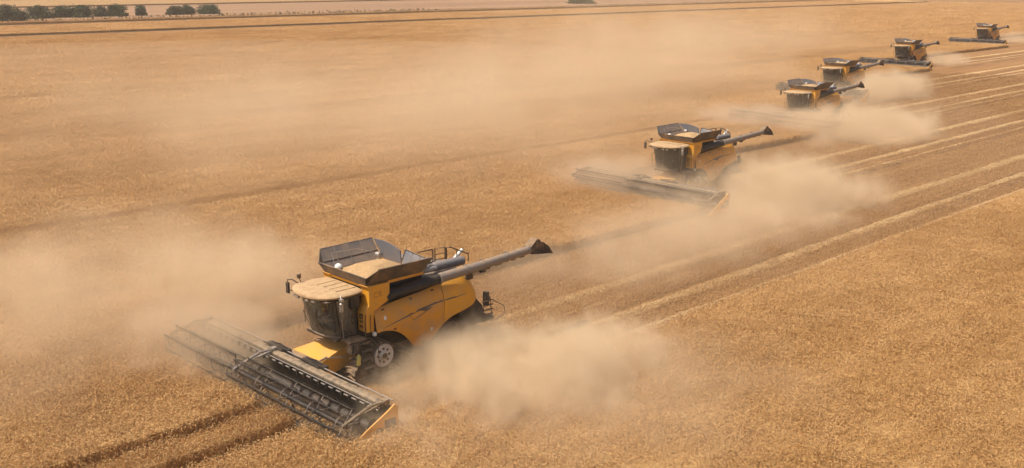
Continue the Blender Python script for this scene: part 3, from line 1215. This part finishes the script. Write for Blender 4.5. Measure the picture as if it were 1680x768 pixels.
    m = MB()                                      # hand rails on the right side of the cab
    for y in (1.35, 1.75):
        m.tube([(1.12, y, 2.0), (1.40, y, 2.1), (1.45, y, 3.05), (1.2, y, 3.15)], .018, 5)
    m.tube([(1.43, 1.35, 2.6), (1.43, 1.75, 2.6)], .015, 5)
    m.build('hand_rail', 'dark_metal', cb)
    # ---- access platform and ladder on the left
    m = MB()
    m.box((-1.70, .82, 1.90), (-1.05, 1.70, 1.97), 0.015)
    pl = m.build('platform', 'dark_metal', root)
    m = MB()
    m.tube([(-1.60, 1.62, 1.97), (-1.58, 1.66, 2.45), (-1.30, 1.72, 2.55), (-1.25, 1.72, 1.97)], .018, 6)
    m.tube([(-1.62, .86, 1.97), (-1.62, .86, 2.7), (-1.60, .80, 2.95)], .018, 6)
    m.build_each('hand_rail', 'dark_metal', pl)
    m = MB()
    m.tube([(-1.60, 1.18, 1.95), (-1.95, 1.20, .62)], .025, 6)
    m.tube([(-1.60, .66, 1.95), (-1.95, .64, .62)], .025, 6)
    m.tube([(-1.70, .62, 1.9), (-2.0, .52, 1.6), (-2.05, .52, 1.0)], .018, 6)
    ld = m.build('ladder', 'dark_metal', root)
    for i in range(4):
        f = .12 + i * .25
        m = MB()
        x, z = -1.60 - .35 * f, 1.95 - 1.33 * f
        m.box((x - .12, .64, z - .02), (x + .10, 1.20, z + .02), 0.008)
        m.build('rung', 'dark_metal', ld)
    m = MB()
    m.tube([(-1.78, 1.36, .95), (-1.78, 1.36, .98), (-1.78, 1.36, 1.33), (-1.78, 1.36, 1.42)], [.06, .09, .09, .04], 12)
    m.build('fire_extinguisher', 'canister', root)
    m = MB()
    m.box((-1.72, 1.25, 1.45), (-1.35, 1.65, 1.88), 0.03)
    m.tube([(-1.72, 1.5, 1.9), (-1.8, 1.55, 1.6), (-1.70, 1.55, 1.35), (-1.5, 1.6, 1.2)], .025, 6)
    m.tube([(-1.70, 1.35, 1.8), (-1.85, 1.45, 1.65), (-1.75, 1.5, 1.5)], .02, 6)
    m.build('valve_block', 'dark_metal', root)
    m = MB()
    m.box((-1.70, .34, 1.95), (-1.56, .48, 2.12), 0.03)
    m.build('marker_lamp', 'lamp_white', root)
    m = MB()
    m.tube([(-1.63, .60, 2.2), (-1.66, .60, 2.9)], .014, 5)
    m.build('antenna', 'dark_plastic', root)
    # ---- feeder house
    m = MB()
    m.loft([[(-.72, .65, .75), (.72, .65, .75), (.72, .65, 1.62), (-.72, .65, 1.62)],
            [(-.78, 1.6, .55), (.78, 1.6, .55), (.78, 1.55, 1.42), (-.78, 1.55, 1.42)],
            [(-1.05, 2.75, .35), (1.05, 2.75, .35), (1.05, 2.65, 1.22), (-1.05, 2.65, 1.22)]], True, True)
    fh = m.build('feeder_house', 'yellow_paint', root, 20)
    m = MB()
    m.prism([(-1.25, .30), (-1.25, 1.30), (1.25, 1.30), (1.25, .30)], 'y', 2.75, 3.1, 0.03)
    m.build('adapter_frame', 'dark_metal', fh)
    m = MB()
    m.tube([(-.95, 1.3, 1.1), (-.98, 2.4, 1.3)], .03, 6)
    m.tube([(-.9, 2.3, 1.32), (-1.0, 2.9, 1.25)], .035, 6)
    m.tube([(-1.15, 3.0, 1.28), (-1.3, 2.95, 1.42), (-1.7, 3.1, 1.42)], .04, 6)
    m.build('coupling_hose', 'bare_steel', fh)
    # ---- front tracks: big drive wheel over two idlers
    def hull2(circles, n=64):
        pts = [(cyy + r * math.cos(a), cz + r * math.sin(a)) for cyy, cz, r in circles for a in (2 * math.pi * k / n for k in range(n))]
        pts = sorted(set((round(a, 5), round(b, 5)) for a, b in pts))
        def half(ps):
            h = []
            for p in ps:
                while len(h) > 1 and (h[-1][0] - h[-2][0]) * (p[1] - h[-2][1]) - (h[-1][1] - h[-2][1]) * (p[0] - h[-2][0]) <= 0:
                    h.pop()
                h.append(p)
            return h
        a, b = half(pts), half(pts[::-1])
        return a[:-1] + b[:-1]
    for s in (-1, 1):
        xa, xb = s * 1.02, s * 1.72
        circ = [(0.05, 1.02, .58), (1.12, .46, .40), (-1.12, .46, .40)]
        out = hull2(circ)
        inn = hull2([(a, b, r - .07) for a, b, r in circ])
        per = []
        for a, b in zip(out, out[1:] + out[:1]):
            k = max(1, int(math.dist(a, b) / .12))
            per += [(a[0] + (b[0] - a[0]) * q / k, a[1] + (b[1] - a[1]) * q / k) for q in range(k)]
        m = MB()
        n = len(per)
        cen = (0, .65)
        def shrink(p):
            d = math.hypot(p[0] - cen[0], p[1] - cen[1])
            return (cen[0] + (p[0] - cen[0]) * (d - .07) / d, cen[1] + (p[1] - cen[1]) * (d - .07) / d)
        m.loft([[(xa, p[0], p[1]) for p in per], [(xb, p[0], p[1]) for p in per],
                [(xb, *shrink(p)) for p in per], [(xa, *shrink(p)) for p in per], [(xa, p[0], p[1]) for p in per]], True, False)
        tr = m.build('track', 'rubber', root, 30)
        m = MB()
        acc = 0
        for a, b in zip(per, per[1:] + per[:1]):
            L = math.dist(a, b)
            acc += L
            if acc < .17:
                continue
            acc = 0
            ty, tz = (b[0] - a[0]) / L, (b[1] - a[1]) / L
            ny, nz = tz, -ty
            if ny * (a[0] - cen[0]) + nz * (a[1] - cen[1]) < 0:
                ny, nz = -ny, -nz
            for h, (u0, u1) in enumerate(((xa, (xa + xb) / 2), ((xa + xb) / 2, xb))):
                sk = .10 if h == 0 else -.10
                e0 = -sk if h == 0 else 0
                c0 = (u0, a[0] + ty * (-sk if h == 0 else 0), a[1] + tz * (-sk if h == 0 else 0))
                c1 = (u1, a[0] + ty * (0 if h == 0 else sk), a[1] + tz * (0 if h == 0 else sk))
                w, d = .028, .055
                vs = []
                for c in (c0, c1):
                    for q, e in ((-w, -.01), (w, -.01), (w * .7, d), (-w * .7, d)):
                        vs.append((c[0], c[1] + ty * q + ny * e, c[2] + tz * q + nz * e))
                m.poly(vs, [(0, 1, 2, 3), (7, 6, 5, 4), (0, 4, 5, 1), (1, 5, 6, 2), (2, 6, 7, 3), (3, 7, 4, 0)])
        m.build('lug_row', 'rubber', tr, 0)
        m = MB()
        m.disc_x((s * 1.60, .0, 1.0), [(-.5 * s, .40), (-.05 * s, .50), (.10 * s, .50), (.12 * s, .47), (.10 * s, .40), (.06 * s, .30), (.07 * s, .20), (.14 * s, .17), (.16 * s, .10)], 32)
        w = m.build('drive_wheel', 'wheel_white', tr, 35)
        m = MB()
        for k in range(8):
            a = 2 * math.pi * k / 8
            m.disc_x((s * 1.66, .29 * math.cos(a), 1.0 + .29 * math.sin(a)), [(0, .055), (.035 * s, .055), (.04 * s, .03)], 8)
        m.disc_x((s * 1.74, 0, 1.0), [(0, .13), (.05 * s, .12), (.06 * s, .05)], 12)
        m.build_each('wheel_bolt', 'dark_metal', tr)
        for yy, rr, zz in ((1.12, .32, .46), (-1.12, .32, .46), (.40, .20, .29), (-.40, .20, .29)):
            m = MB()
            m.disc_x((s * 1.40, yy, zz), [(-.3 * s, rr * .9), (-.1 * s, rr), (.24 * s, rr), (.26 * s, rr * .85), (.20 * s, rr * .6), (.26 * s, rr * .3), (.28 * s, rr * .1)], 20)
            m.build('idler_wheel', 'dark_metal', tr, 35)
        m = MB()
        m.prism([(-1.1, .38), (1.1, .38), (1.0, .56), (.25, .95), (-.25, .95), (-1.0, .56)], 'x', s * 1.25, s * 1.40, 0.02)
        m.build('track_frame', 'dark_metal', tr)
    # ---- rear wheels
    for s in (-1, 1):
        m = MB()
        cx = s * 1.28
        m.disc_x((cx, -3.85, .78), [(-.28 * s, .42), (-.30 * s, .60), (-.24 * s, .72), (-.1 * s, .77), (.1 * s, .77), (.24 * s, .72), (.30 * s, .60), (.28 * s, .42)], 32)
        for k in range(22):
            for h in (-1, 1):
                a = 2 * math.pi * (k + (.5 if h > 0 else 0)) / 22
                mt = Matrix.Translation((cx + h * .14, -3.85, .78)) @ Matrix.Rotation(a, 4, 'X') @ Matrix.Translation((0, .775, 0)) @ Matrix.Rotation(h * .6, 4, 'Y')
                m.box((-.15, -.03, -.028), (.15, .03, .028), 0, mt)
        w = m.build('rear_wheel', 'rubber', root, 35)
        m = MB()
        m.disc_x((cx, -3.85, .78), [(-.1 * s, .43), (.27 * s, .43), (.28 * s, .40), (.16 * s, .34), (.12 * s, .18), (.2 * s, .14), (.22 * s, .06)], 26)
        m.build('rim', 'wheel_white', w, 35)
    # ---- straw hood, chopper and rear ladder
    m = MB()
    m.prism([(-4.7, 3.35), (-5.2, 3.1), (-5.45, 2.4), (-6.1, 1.75), (-6.3, 1.2), (-6.2, .85), (-4.7, .9)], 'x', -1.15, 1.15, 0.04)
    m.build('straw_hood', 'dark_plastic', root)
    m = MB()
    m.prism([(-6.2, 1.30), (-6.9, 1.0), (-6.95, .85), (-6.2, .8)], 'x', -1.1, 1.1, 0.03)
    m.build('spreader', 'dark_metal', root)
    m = MB()
    m.box((-1.12, -6.60, 1.55), (-.92, -6.36, 2.25), 0.02)
    rl = m.build('tail_lamp_bracket', 'dark_plastic', root)
    m = MB()
    m.tube([(-1.15, -6.15, .85), (-1.12, -6.30, 2.0)], .022, 6)
    m.tube([(-1.15, -6.75, .85), (-1.12, -6.62, 2.0)], .022, 6)
    for i in range(5):
        z = .95 + i * .22
        m.box((-1.20, -6.80, z - .015), (-1.08, -6.12, z + .015), 0.006)
    m.build('rear_ladder', 'dark_metal', root)
    m = MB()
    m.tube([(-1.0, -6.25, 2.0), (-1.0, -6.9, 1.75), (-1.0, -7.65, 1.30), (-1.0, -7.75, .92), (-1.0, -7.1, .72), (-1.0, -6.8, .75)], .022, 6)
    m.build('rear_rail', 'rail_brown', root)
    make_header(root)
    return root


def make_header(root):
    W = 6.68
    m = MB()
    # back sheet and floor: one bent sheet with a feeder opening hidden behind the auger
    sec = [(3.42, 1.30), (3.38, 1.30), (3.34, .30), (3.75, .10), (5.25, .10), (5.25, .13), (3.78, .14), (3.42, .34)]
    m.prism(sec, 'x', -W, W, 0)
    hd = m.build('header', 'reel_steel', root, 20)
    m = MB()
    m.prism([(3.42, 1.28), (3.42, 1.42), (3.47, 1.47), (3.70, 1.47), (3.78, 1.41), (3.78, 1.30)], 'x', -W + .25, W - .25, 0.015)
    m.build('top_beam', 'cream_dust', hd, 30)
    m = MB()
    m.tube([(-W + .2, 3.90, 1.34), (W - .2, 3.90, 1.34)], .022, 6)
    m.tube([(-W + .2, 3.30, 1.46), (W - .2, 3.30, 1.46)], .028, 6)
    m.tube([(-W + .3, 3.88, 1.20), (W - .3, 3.88, 1.20)], .03, 6)
    m.build_each('hydraulic_line', 'bare_steel', hd)
    m = MB()
    for i in range(26):
        x = -W + .5 + i * (2 * W - 1.0) / 25
        m.box((x - .05, 3.86, 1.12), (x + .05, 3.98, 1.32), 0.015)
    m.build_each('beam_bracket', 'reel_steel', hd)
    m = MB()
    for x0, x1 in ((-2.2, -.7), (.4, 1.9)):
        m.box((x0, 3.1, 1.30), (x1, 3.34, 1.52), 0.03)
        m.tube([(x0 + .2, 3.2, 1.52), (x0 + .5, 3.3, 1.66), (x1 - .2, 3.25, 1.55)], .03, 6)
        m.tube([(x0 + .1, 3.5, 1.52), (x1 - .1, 3.55, 1.60)], .04, 6)
    m.build_each('gear_case', 'reel_steel', hd)
    # intake auger with opposed flights
    m = MB()
    m.tube([(-W + .1, 4.15, .58), (W - .1, 4.15, .58)], .22, 14)
    m.build('intake_auger', 'reel_steel', hd)
    for s in (-1, 1):
        m = MB()
        n = 150
        a_, b_ = [], []
        for i in range(n + 1):
            x = s * (.9 + (W - 1.05) * i / n)
            a = s * 2 * math.pi * i / n * 9
            a_.append((x, 4.15 + .20 * math.cos(a), .58 + .20 * math.sin(a)))
            b_.append((x, 4.15 + .37 * math.cos(a), .58 + .37 * math.sin(a)))
        m.loft([a_, b_], False, False)
        m.build('flight', 'auger_steel', hd, 60)
    # knife bar
    m = MB()
    m.box((-W, 5.25, .09), (W, 5.33, .13), 0)
    n = 88
    for i in range(n):
        x = -W + (i + .5) * 2 * W / n
        m.poly([(x - .035, 5.32, .12), (x + .035, 5.32, .12), (x, 5.50, .10), (x - .035, 5.32, .09), (x + .035, 5.32, .09)], [(0, 1, 2), (3, 2, 4), (0, 2, 3), (1, 4, 2)])
    m.build('knife_bar', 'bare_steel', hd, 0)
    # reel in two halves
    RC = (5.32, 1.04)
    RR = .62
    for xa, xb, ph in ((-W + .35, .78, .15), (1.02, W - .62, .55)):
        m = MB()
        m.tube([(xa, RC[0], RC[1]), (xb, RC[0], RC[1])], .10, 12)
        m.build('reel_shaft', 'reel_steel', hd)
        ns = 5
        for i in range(ns):
            x = xa + .06 + (xb - xa - .12) * i / (ns - 1)
            m = MB()
            for k in range(6):
                a = ph + k * math.pi / 3
                p0 = Vector((x, RC[0] + .08 * math.cos(a), RC[1] + .08 * math.sin(a)))
                p1 = Vector((x, RC[0] + RR * math.cos(a), RC[1] + RR * math.sin(a)))
                m.tube([p0, p1], .02, 5)
            m.tube([(x, RC[0] + .40 * math.cos(a), RC[1] + .40 * math.sin(a)) for a in (2 * math.pi * k / 24 for k in range(25))], .022, 5, False)
            m.build('reel_spider', 'auger_steel', hd)
        for k in range(6):
            a = ph + k * math.pi / 3
            yy, zz = RC[0] + RR * math.cos(a), RC[1] + RR * math.sin(a)
            m = MB()
            m.tube([(xa, yy, zz), (xb, yy, zz)], .028, 6)
            bat = m.build('reel_bat', 'reel_steel', hd)
            V, Q = [], []
            nt = int((xb - xa) / .085)
            for i in range(nt):
                x = xa + (i + .5) * (xb - xa) / nt
                b = len(V)
                V += [(x - .013, yy, zz), (x + .013, yy, zz), (x + .010, yy - .03, zz - .16), (x - .010, yy - .03, zz - .16), (x, yy + .03, zz - .30)]
                Q += [(b, b + 1, b + 2, b + 3)]
                V += [(x, yy - .008, zz), (x, yy + .012, zz), (x, yy - .02, zz - .14), (x, yy - .036, zz - .14)]
                Q += [(b + 5, b + 6, b + 7, b + 8)]
                Q += [(b + 3, b + 2, b + 4)]
            me = np_mesh('tine_row', V, Q, 'dark_plastic')
            t = link(bpy.data.objects.new('tine_row', me), hd)
            t['kind'] = 'stuff'
    # cut wheat being swept over the knife onto the auger
    r = np.random.default_rng(55)
    V, Q = [], []
    for _ in range(2600):
        x = r.uniform(-W + .2, W - .2)
        y = r.uniform(4.35, 5.75)
        z = r.uniform(.14, .22) + (.30 * max(0, (y - 5.0)) + .12) * r.random()
        az = r.normal(math.pi / 2, .7)
        el = r.normal(.25 + .7 * max(0, y - 5.1), .25)
        L = r.uniform(.15, .42)
        d = Vector((math.cos(az) * math.cos(el), -abs(math.sin(az)) * math.cos(el), math.sin(el))) * L
        w = Vector((-math.sin(az), math.cos(az), 0)) * .008
        p = Vector((x, y, z))
        b = len(V)
        V += [p - w, p + w, p + d + w * .8, p + d - w * .8]
        Q.append((b, b + 1, b + 2, b + 3))
    g = link(bpy.data.objects.new('gathered_straw', np_mesh('gathered_straw', V, Q, 'stubble_straw')), hd)
    g['kind'] = 'stuff'
    # reel arms with lift cylinders
    for x in (-W + .18, .90, W - .46):
        m = MB()
        m.tube([(x, 3.55, 1.52), (x, 4.3, 1.56), (x, 5.55, 1.14)], .055, 6)
        m.tube([(x, 5.55, 1.14), (x, RC[0], RC[1])], .05, 6)
        m.tube([(x + .10, 3.7, 1.42), (x + .10, 5.2, 1.22)], .03, 6)
        m.tube([(x + .10, 3.75, 1.42), (x + .10, 4.35, 1.32)], .045, 8)
        m.box((x - .08, 3.5, 1.40), (x + .16, 3.72, 1.60), 0.03)
        m.build('reel_arm', 'cream_dust' if abs(x) > 2 else 'bare_steel', hd)
    # end dividers
    for s in (-1, 1):
        m = MB()
        poly = [(3.28, .12), (3.28, 1.32), (3.42, 1.44), (3.75, 1.24), (4.75, .76), (5.25, .46), (5.75, .16), (5.75, .08), (4.0, .06)]
        m.prism(poly, 'x', s * (W + .01), s * (W + .09), 0.02)
        dv = m.build('end_divider', 'yellow_paint' if s < 0 else 'yellow_dusty', hd, 30)
        m = MB()
        m.tube([(s * (W + .05), 5.7, .16), (s * (W + .02), 6.15, .14)], [.06, .015], 8)
        m.build('divider_point', 'dark_metal', dv)
        m = MB()
        m.box((s * (W + .09) - .02, 3.4, .35), (s * (W + .09) + .02, 3.9, .95), 0.015)
        m.disc_x((s * (W + .10), 4.15, .58), [(-.02 * s, .16), (.04 * s, .15), (.05 * s, .05)], 16)
        m.build('drive_cover', 'dark_metal', dv)


def copy_tree(o, parent=None):
    c = o.copy()
    COL.objects.link(c)
    c.parent = parent
    for ch in list(o.children):
        copy_tree(ch, c)
    return c


LABELS = ['nearest yellow combine harvester with heaped grain tank, clear of dust at its cab',
          'second combine harvester from the front, lower body hidden in thick dust',
          'third combine harvester from the front, header almost lost in dust',
          'fourth combine harvester, directly behind the third and overlapped by its auger',
          'fifth combine harvester, long grey reel and header clearly visible',
          'farthest combine harvester, at the upper right corner of the field']
proto = make_combine()
for k, (px, py) in enumerate(COMBINES):
    c = proto if k == 0 else copy_tree(proto)
    c.location = (px, py, 0)
    c.rotation_euler = (0, 0, HEAD + R((0, -2.0, -1.0, 1.0, 0, 1.5)[k]) * 0)
    tag(c, LABELS[k], 'combine harvester', 'combine harvesters working in echelon')


# ------------------------------------------------------------------ bushes beyond the field
def bush(px, py, w, h, seed, mat, label, trunk=0.8):
    """a bush or low tree: short stems, several leafy lobes made of leaf-clump faces"""
    r = np.random.default_rng(seed)
    root = empty('field_tree', (px, py, 0), r.uniform(0, 6.28))
    lobes = []
    for _ in range(int(9 + 2 * w)):
        a = r.uniform(0, 6.28)
        d = r.uniform(0, .36) * w
        lobes.append((math.cos(a) * d, math.sin(a) * d, h * r.uniform(.12, .72), r.uniform(.17, .27) * w, r.uniform(.2, .32) * h))
    for _ in range(int(4 + 1.5 * w)):
        lobes.append((r.uniform(-.46, .46) * w, r.uniform(-.2, .2) * w, h * r.uniform(.08, .2), r.uniform(.10, .2) * w, r.uniform(.12, .2) * h))
    V, Q = [], []
    for _ in range(int(620 * w)):
        lx, ly, lz, rw, rh = lobes[r.integers(len(lobes))]
        v = r.normal(0, 1, 3)
        v /= np.linalg.norm(v)
        q = r.uniform(.55, 1.08)
        p = np.array([lx + v[0] * rw * q, ly + v[1] * rw * q, max(.05, lz + v[2] * rh * q)])
        t1 = r.normal(0, 1, 3)
        t1 /= np.linalg.norm(t1)
        t2 = np.cross(t1, r.normal(0, 1, 3))
        t2 /= np.linalg.norm(t2) + 1e-6
        s = r.uniform(.16, .36)
        b = len(V)
        V += [p - t1 * s, p + t2 * s * .6, p + t1 * s, p - t2 * s * .6]
        Q.append((b, b + 1, b + 2, b + 3))
    me = np_mesh('crown', V, Q, mat)
    link(bpy.data.objects.new('crown', me), root)
    m = MB()
    for k in range(4):
        l = lobes[k]
        m.tube([(l[0] * .15, l[1] * .15, -.05), (l[0] * .5, l[1] * .5, l[2] * .5), (l[0], l[1], l[2])], [.13, .09, .03], 6)
    m.build('trunk', 'bark', root)
    tag(root, label, 'tree', 'trees along the far field margin')


BUSHES = [                                       # x, y, width, height in metres
    (-163.3, 340.9, 8.89, 5.72, 'leaf_olive', 'leftmost broad hazy olive tree cut by the picture edge'),
    (-160.7, 345.5, 4.03, 3.46, 'leaf_olive', 'low hazy bush just right of the leftmost tree'),
    (-161.2, 358.9, 9.71, 4.76, 'leaf_olive', 'wide olive-green bush, third clump from the left'),
    (-156.6, 366.7, 7.50, 4.34, 'leaf_green', 'dark green bush, left half of the joined pair in mid row'),
    (-151.0, 369.9, 9.86, 4.59, 'leaf_green', 'wide dark green bush, right half of the joined pair in mid row'),
    (-146.7, 375.5, 4.74, 3.90, 'leaf_olive', 'thin open bush between two dark green ones'),
    (-142.3, 378.7, 7.61, 4.41, 'leaf_green', 'round dark green tree at the end of the long clump'),
    (-135.7, 384.9, 4.80, 3.95, 'leaf_green', 'small round tree standing alone in the gap'),
    (-126.1, 394.4, 6.82, 3.51, 'leaf_olive', 'left bush of the right-hand clump'),
    (-122.8, 397.7, 7.34, 4.03, 'leaf_green', 'middle dark bush of the right-hand clump'),
    (-116.5, 404.4, 9.90, 4.07, 'leaf_green', 'rightmost wide rounded bush of the row'),
    (36.2, 559.8, 14.51, 2.71, 'leaf_green', 'dark lone bush on the far field at the top edge'),
]
for i, (x, y, w, h, mt, lb) in enumerate(BUSHES):
    bush(x, y, w, h, 900 + i, mt, lb)

# dry grass along the margin under the bushes
def margin_grass():
    r = np.random.default_rng(77)
    V, Q = [], []
    for _ in range(9000):
        x = r.normal(338.5, 1.0) if r.random() < .6 else r.uniform(334, 362)
        y = r.uniform(-560, 60)
        if x > 345 and (y < -300 or r.random() < .4):
            continue
        p = fpos(x, y)
        a = r.uniform(0, math.pi)
        w, h = r.uniform(.15, .5), r.uniform(.3, .8)
        dx, dy = math.cos(a) * w, math.sin(a) * w
        b = len(V)
        lx, ly = r.normal(0, .15, 2)
        V += [(p.x - dx, p.y - dy, 0), (p.x + dx, p.y + dy, 0), (p.x + dx * .4 + lx, p.y + dy * .4 + ly, h), (p.x - dx * .3 + lx, p.y - dy * .3 + ly, h * .9)]
        Q.append((b, b + 1, b + 2, b + 3))
    me = np_mesh('margin_grass', V, Q, 'dry_grass')
    tag(link(bpy.data.objects.new('margin_grass', me)), 'strip of dry rough grass along the far field margin', None, None, 'stuff')


margin_grass()


# low crop edges on the fields farther off
def far_crop():
    mb = MB()
    for x0, x1 in ((470, 560), (566, 700), (900, 1200)):
        mb.box((x0, -1800, -.05), (x1, 300, .6))
    o = mb.build('far_wheat_field', 'far_wheat', None, 0)
    o.rotation_euler = (0, 0, HEAD)
    tag(o, 'pale standing crop strips on the far fields at the top edge', None, None, 'stuff')


far_crop()


# ------------------------------------------------------------------ dust clouds and haze
def dust_mat(name, dens, scale, lo, hi, rough, color, seed, soft):
    """dust whose density is torn by turbulent noise and thins out towards the rim of its domain"""
    t = NT(name)
    tc = t.n('ShaderNodeTexCoord').outputs['Object']
    p = t.n('ShaderNodeNewGeometry').outputs['Position']
    q = t.mapping(p, (1.0, 1.0, 0.85), (0.35, 0.5, 0.5), (seed * 7.3, seed * 3.1, seed))
    n = t.noise(q, scale, 3, 0.66, 0.0)
    r = t.vmath('LENGTH', tc)
    d = t.math('SUBTRACT', 1.0, r)
    d = t.math('ADD', d, t.math('MULTIPLY', t.math('SUBTRACT', n, 0.5), rough))
    k = t.ramp(d, lo, hi)
    k = t.math('MULTIPLY', k, t.ramp(r, soft, 1.0, 1.0, 0.0))
    v = t.n('ShaderNodeVolumePrincipled')
    v.inputs['Color'].default_value = (*color, 1)
    v.inputs['Anisotropy'].default_value = 0.0
    if rough > 0:
        t.l(t.math('MULTIPLY', k, dens), v.inputs['Density'])
    else:                                         # even film, thinning only with the depth of its lens shape
        v.inputs['Density'].default_value = dens
    t.l(v.outputs[0], t.out.inputs['Volume'])
    return t.m


PALE = (0.925, 0.73, 0.495)
BROWN = (0.83, 0.64, 0.44)


def dust_cloud(k, c, rad, dens, scale, lo, hi, rough, label, seed, color=PALE, soft=0.55, yaw=0.0):
    """dust in the frame of machine k (or of the world when k is None)"""
    bm = bmesh.new()
    bmesh.ops.create_icosphere(bm, subdivisions=3, radius=1.0)
    me = bpy.data.meshes.new('dust_cloud')
    bm.to_mesh(me)
    bm.free()
    me.materials.append(dust_mat('dust_%02d' % seed, dens, scale, lo, hi, rough, color, seed, soft))
    o = link(bpy.data.objects.new('dust_cloud', me))
    if k is None:
        o.location = c
    else:
        q = fpos(c[0], c[1])
        o.location = (COMBINES[k][0] + q.x, COMBINES[k][1] + q.y, c[2])
    o.rotation_euler = (0, 0, HEAD + yaw)
    o.scale = rad
    tag(o, label, None, None, 'stuff')


dust_cloud(0, (-7.5, -3.4, .0), (6.8, 11.2, 3.7), 1.3, .40, .10, .95, 2.4, 'dense pale dust cloud rolling out on the left of the nearest combine', 1, soft=.45)
dust_cloud(0, (-12.0, -3.5, .2), (10.0, 14.0, 3.6), .15, .36, .05, 1.0, 2.0, 'thin dust veil over the crop edge and stubble beside the nearest combine', 17, soft=.3)
dust_cloud(0, (-1.9, -3.8, .3), (3.4, 5.2, 1.9), .8, .6, .15, .9, 2.0, 'brown dust around the rear wheels of the nearest combine', 2, BROWN)
dust_cloud(0, (14.0, 6.0, .6), (20, 20, 5.6), .14, .20, .12, 1.0, 2.2, 'broad drifting dust over the crop beyond the nearest header', 3, soft=.35)
dust_cloud(0, (10.5, 0.0, .8), (8.0, 7.5, 4.2), .36, .34, .15, .95, 2.3, 'thicker dust puff behind the far end of the nearest header', 16, soft=.4)
dust_cloud(0, (5.0, 4.6, .7), (6.4, 4.6, 2.6), .68, .5, .05, .85, 1.8, 'brown dust over the far half of the nearest header', 4, BROWN)
dust_cloud(1, (-8.2, -2.0, .3), (8.6, 12.5, 4.6), .66, .33, .16, 1.0, 2.4, 'dense dust cloud on the left of the second combine', 5, soft=.45)
dust_cloud(1, (-10.5, 12, .3), (9.5, 28, 4.0), .20, .28, .10, .95, 2.0, 'dust veil along the swath between the first two combines', 6, soft=.35)
dust_cloud(1, (2.5, 3.5, .6), (10, 6.0, 3.0), .52, .35, .06, .85, 1.8, 'dust veil over the second header', 7, BROWN)
dust_cloud(None, (-12, 106, 1.5), (54, 58, 9.5), .042, .09, .10, 1.0, 2.0, 'large thin dust haze drifting left of the second combine', 8, soft=.35)
dust_cloud(None, (-40, 120, 1.0), (95, 100, 5.0), .0045, .05, .0, .9, 0.0, 'faint dust film lying over the crop on the left', 18, soft=.3)
dust_cloud(2, (-8.5, 1.5, .4), (10.0, 17.0, 4.4), .44, .26, .14, .95, 2.3, 'dense dust cloud on the left of the third combine', 9, soft=.45)
dust_cloud(2, (1.0, 5.0, .5), (12.5, 6.5, 2.8), .60, .3, .04, .7, 1.6, 'dust hiding the header of the third combine', 10, BROWN)
dust_cloud(3, (-6.0, -2, .7), (7.5, 15.0, 4.2), .50, .26, .12, .95, 2.3, 'dust cloud behind and left of the fourth combine', 11, soft=.45)
dust_cloud(None, (16, 150, 3.0), (36, 44, 14.0), .050, .09, .12, 1.0, 2.1, 'tall dust haze standing left of the third and fourth combines', 12, soft=.35)
dust_cloud(4, (-3.0, -10, .6), (5.5, 11, 3.0), .22, .3, .10, .9, 2.0, 'small dust cloud trailing the fifth combine', 13)
dust_cloud(5, (-2.0, -14, .6), (6.0, 12, 3.2), .12, .3, .10, .9, 2.0, 'faint dust trailing the farthest combine', 14)
dust_cloud(None, (56, 222, 3.0), (42, 42, 12.0), .015, .07, .10, 1.0, 2.0, 'thin tall dust haze left of the farthest combine', 15, soft=.35)

hb = MB()
hb.box((GX0 - 5, GY0 - 5, -1.0), (GX1 + 5, GY1 + 5, 18.0))
t = NT('haze_air')
v = t.n('ShaderNodeVolumePrincipled')
v.inputs['Color'].default_value = (0.93, 0.82, 0.70, 1)
v.inputs['Density'].default_value = 0.00030
v.inputs['Anisotropy'].default_value = 0.2
t.l(v.outputs[0], t.out.inputs['Volume'])
M['haze_air'] = t.m
hz = hb.build('haze', 'haze_air', None, 0)
hz.rotation_euler = (0, 0, HEAD)
tag(hz, 'warm dusty air over the whole field', None, None, 'stuff')
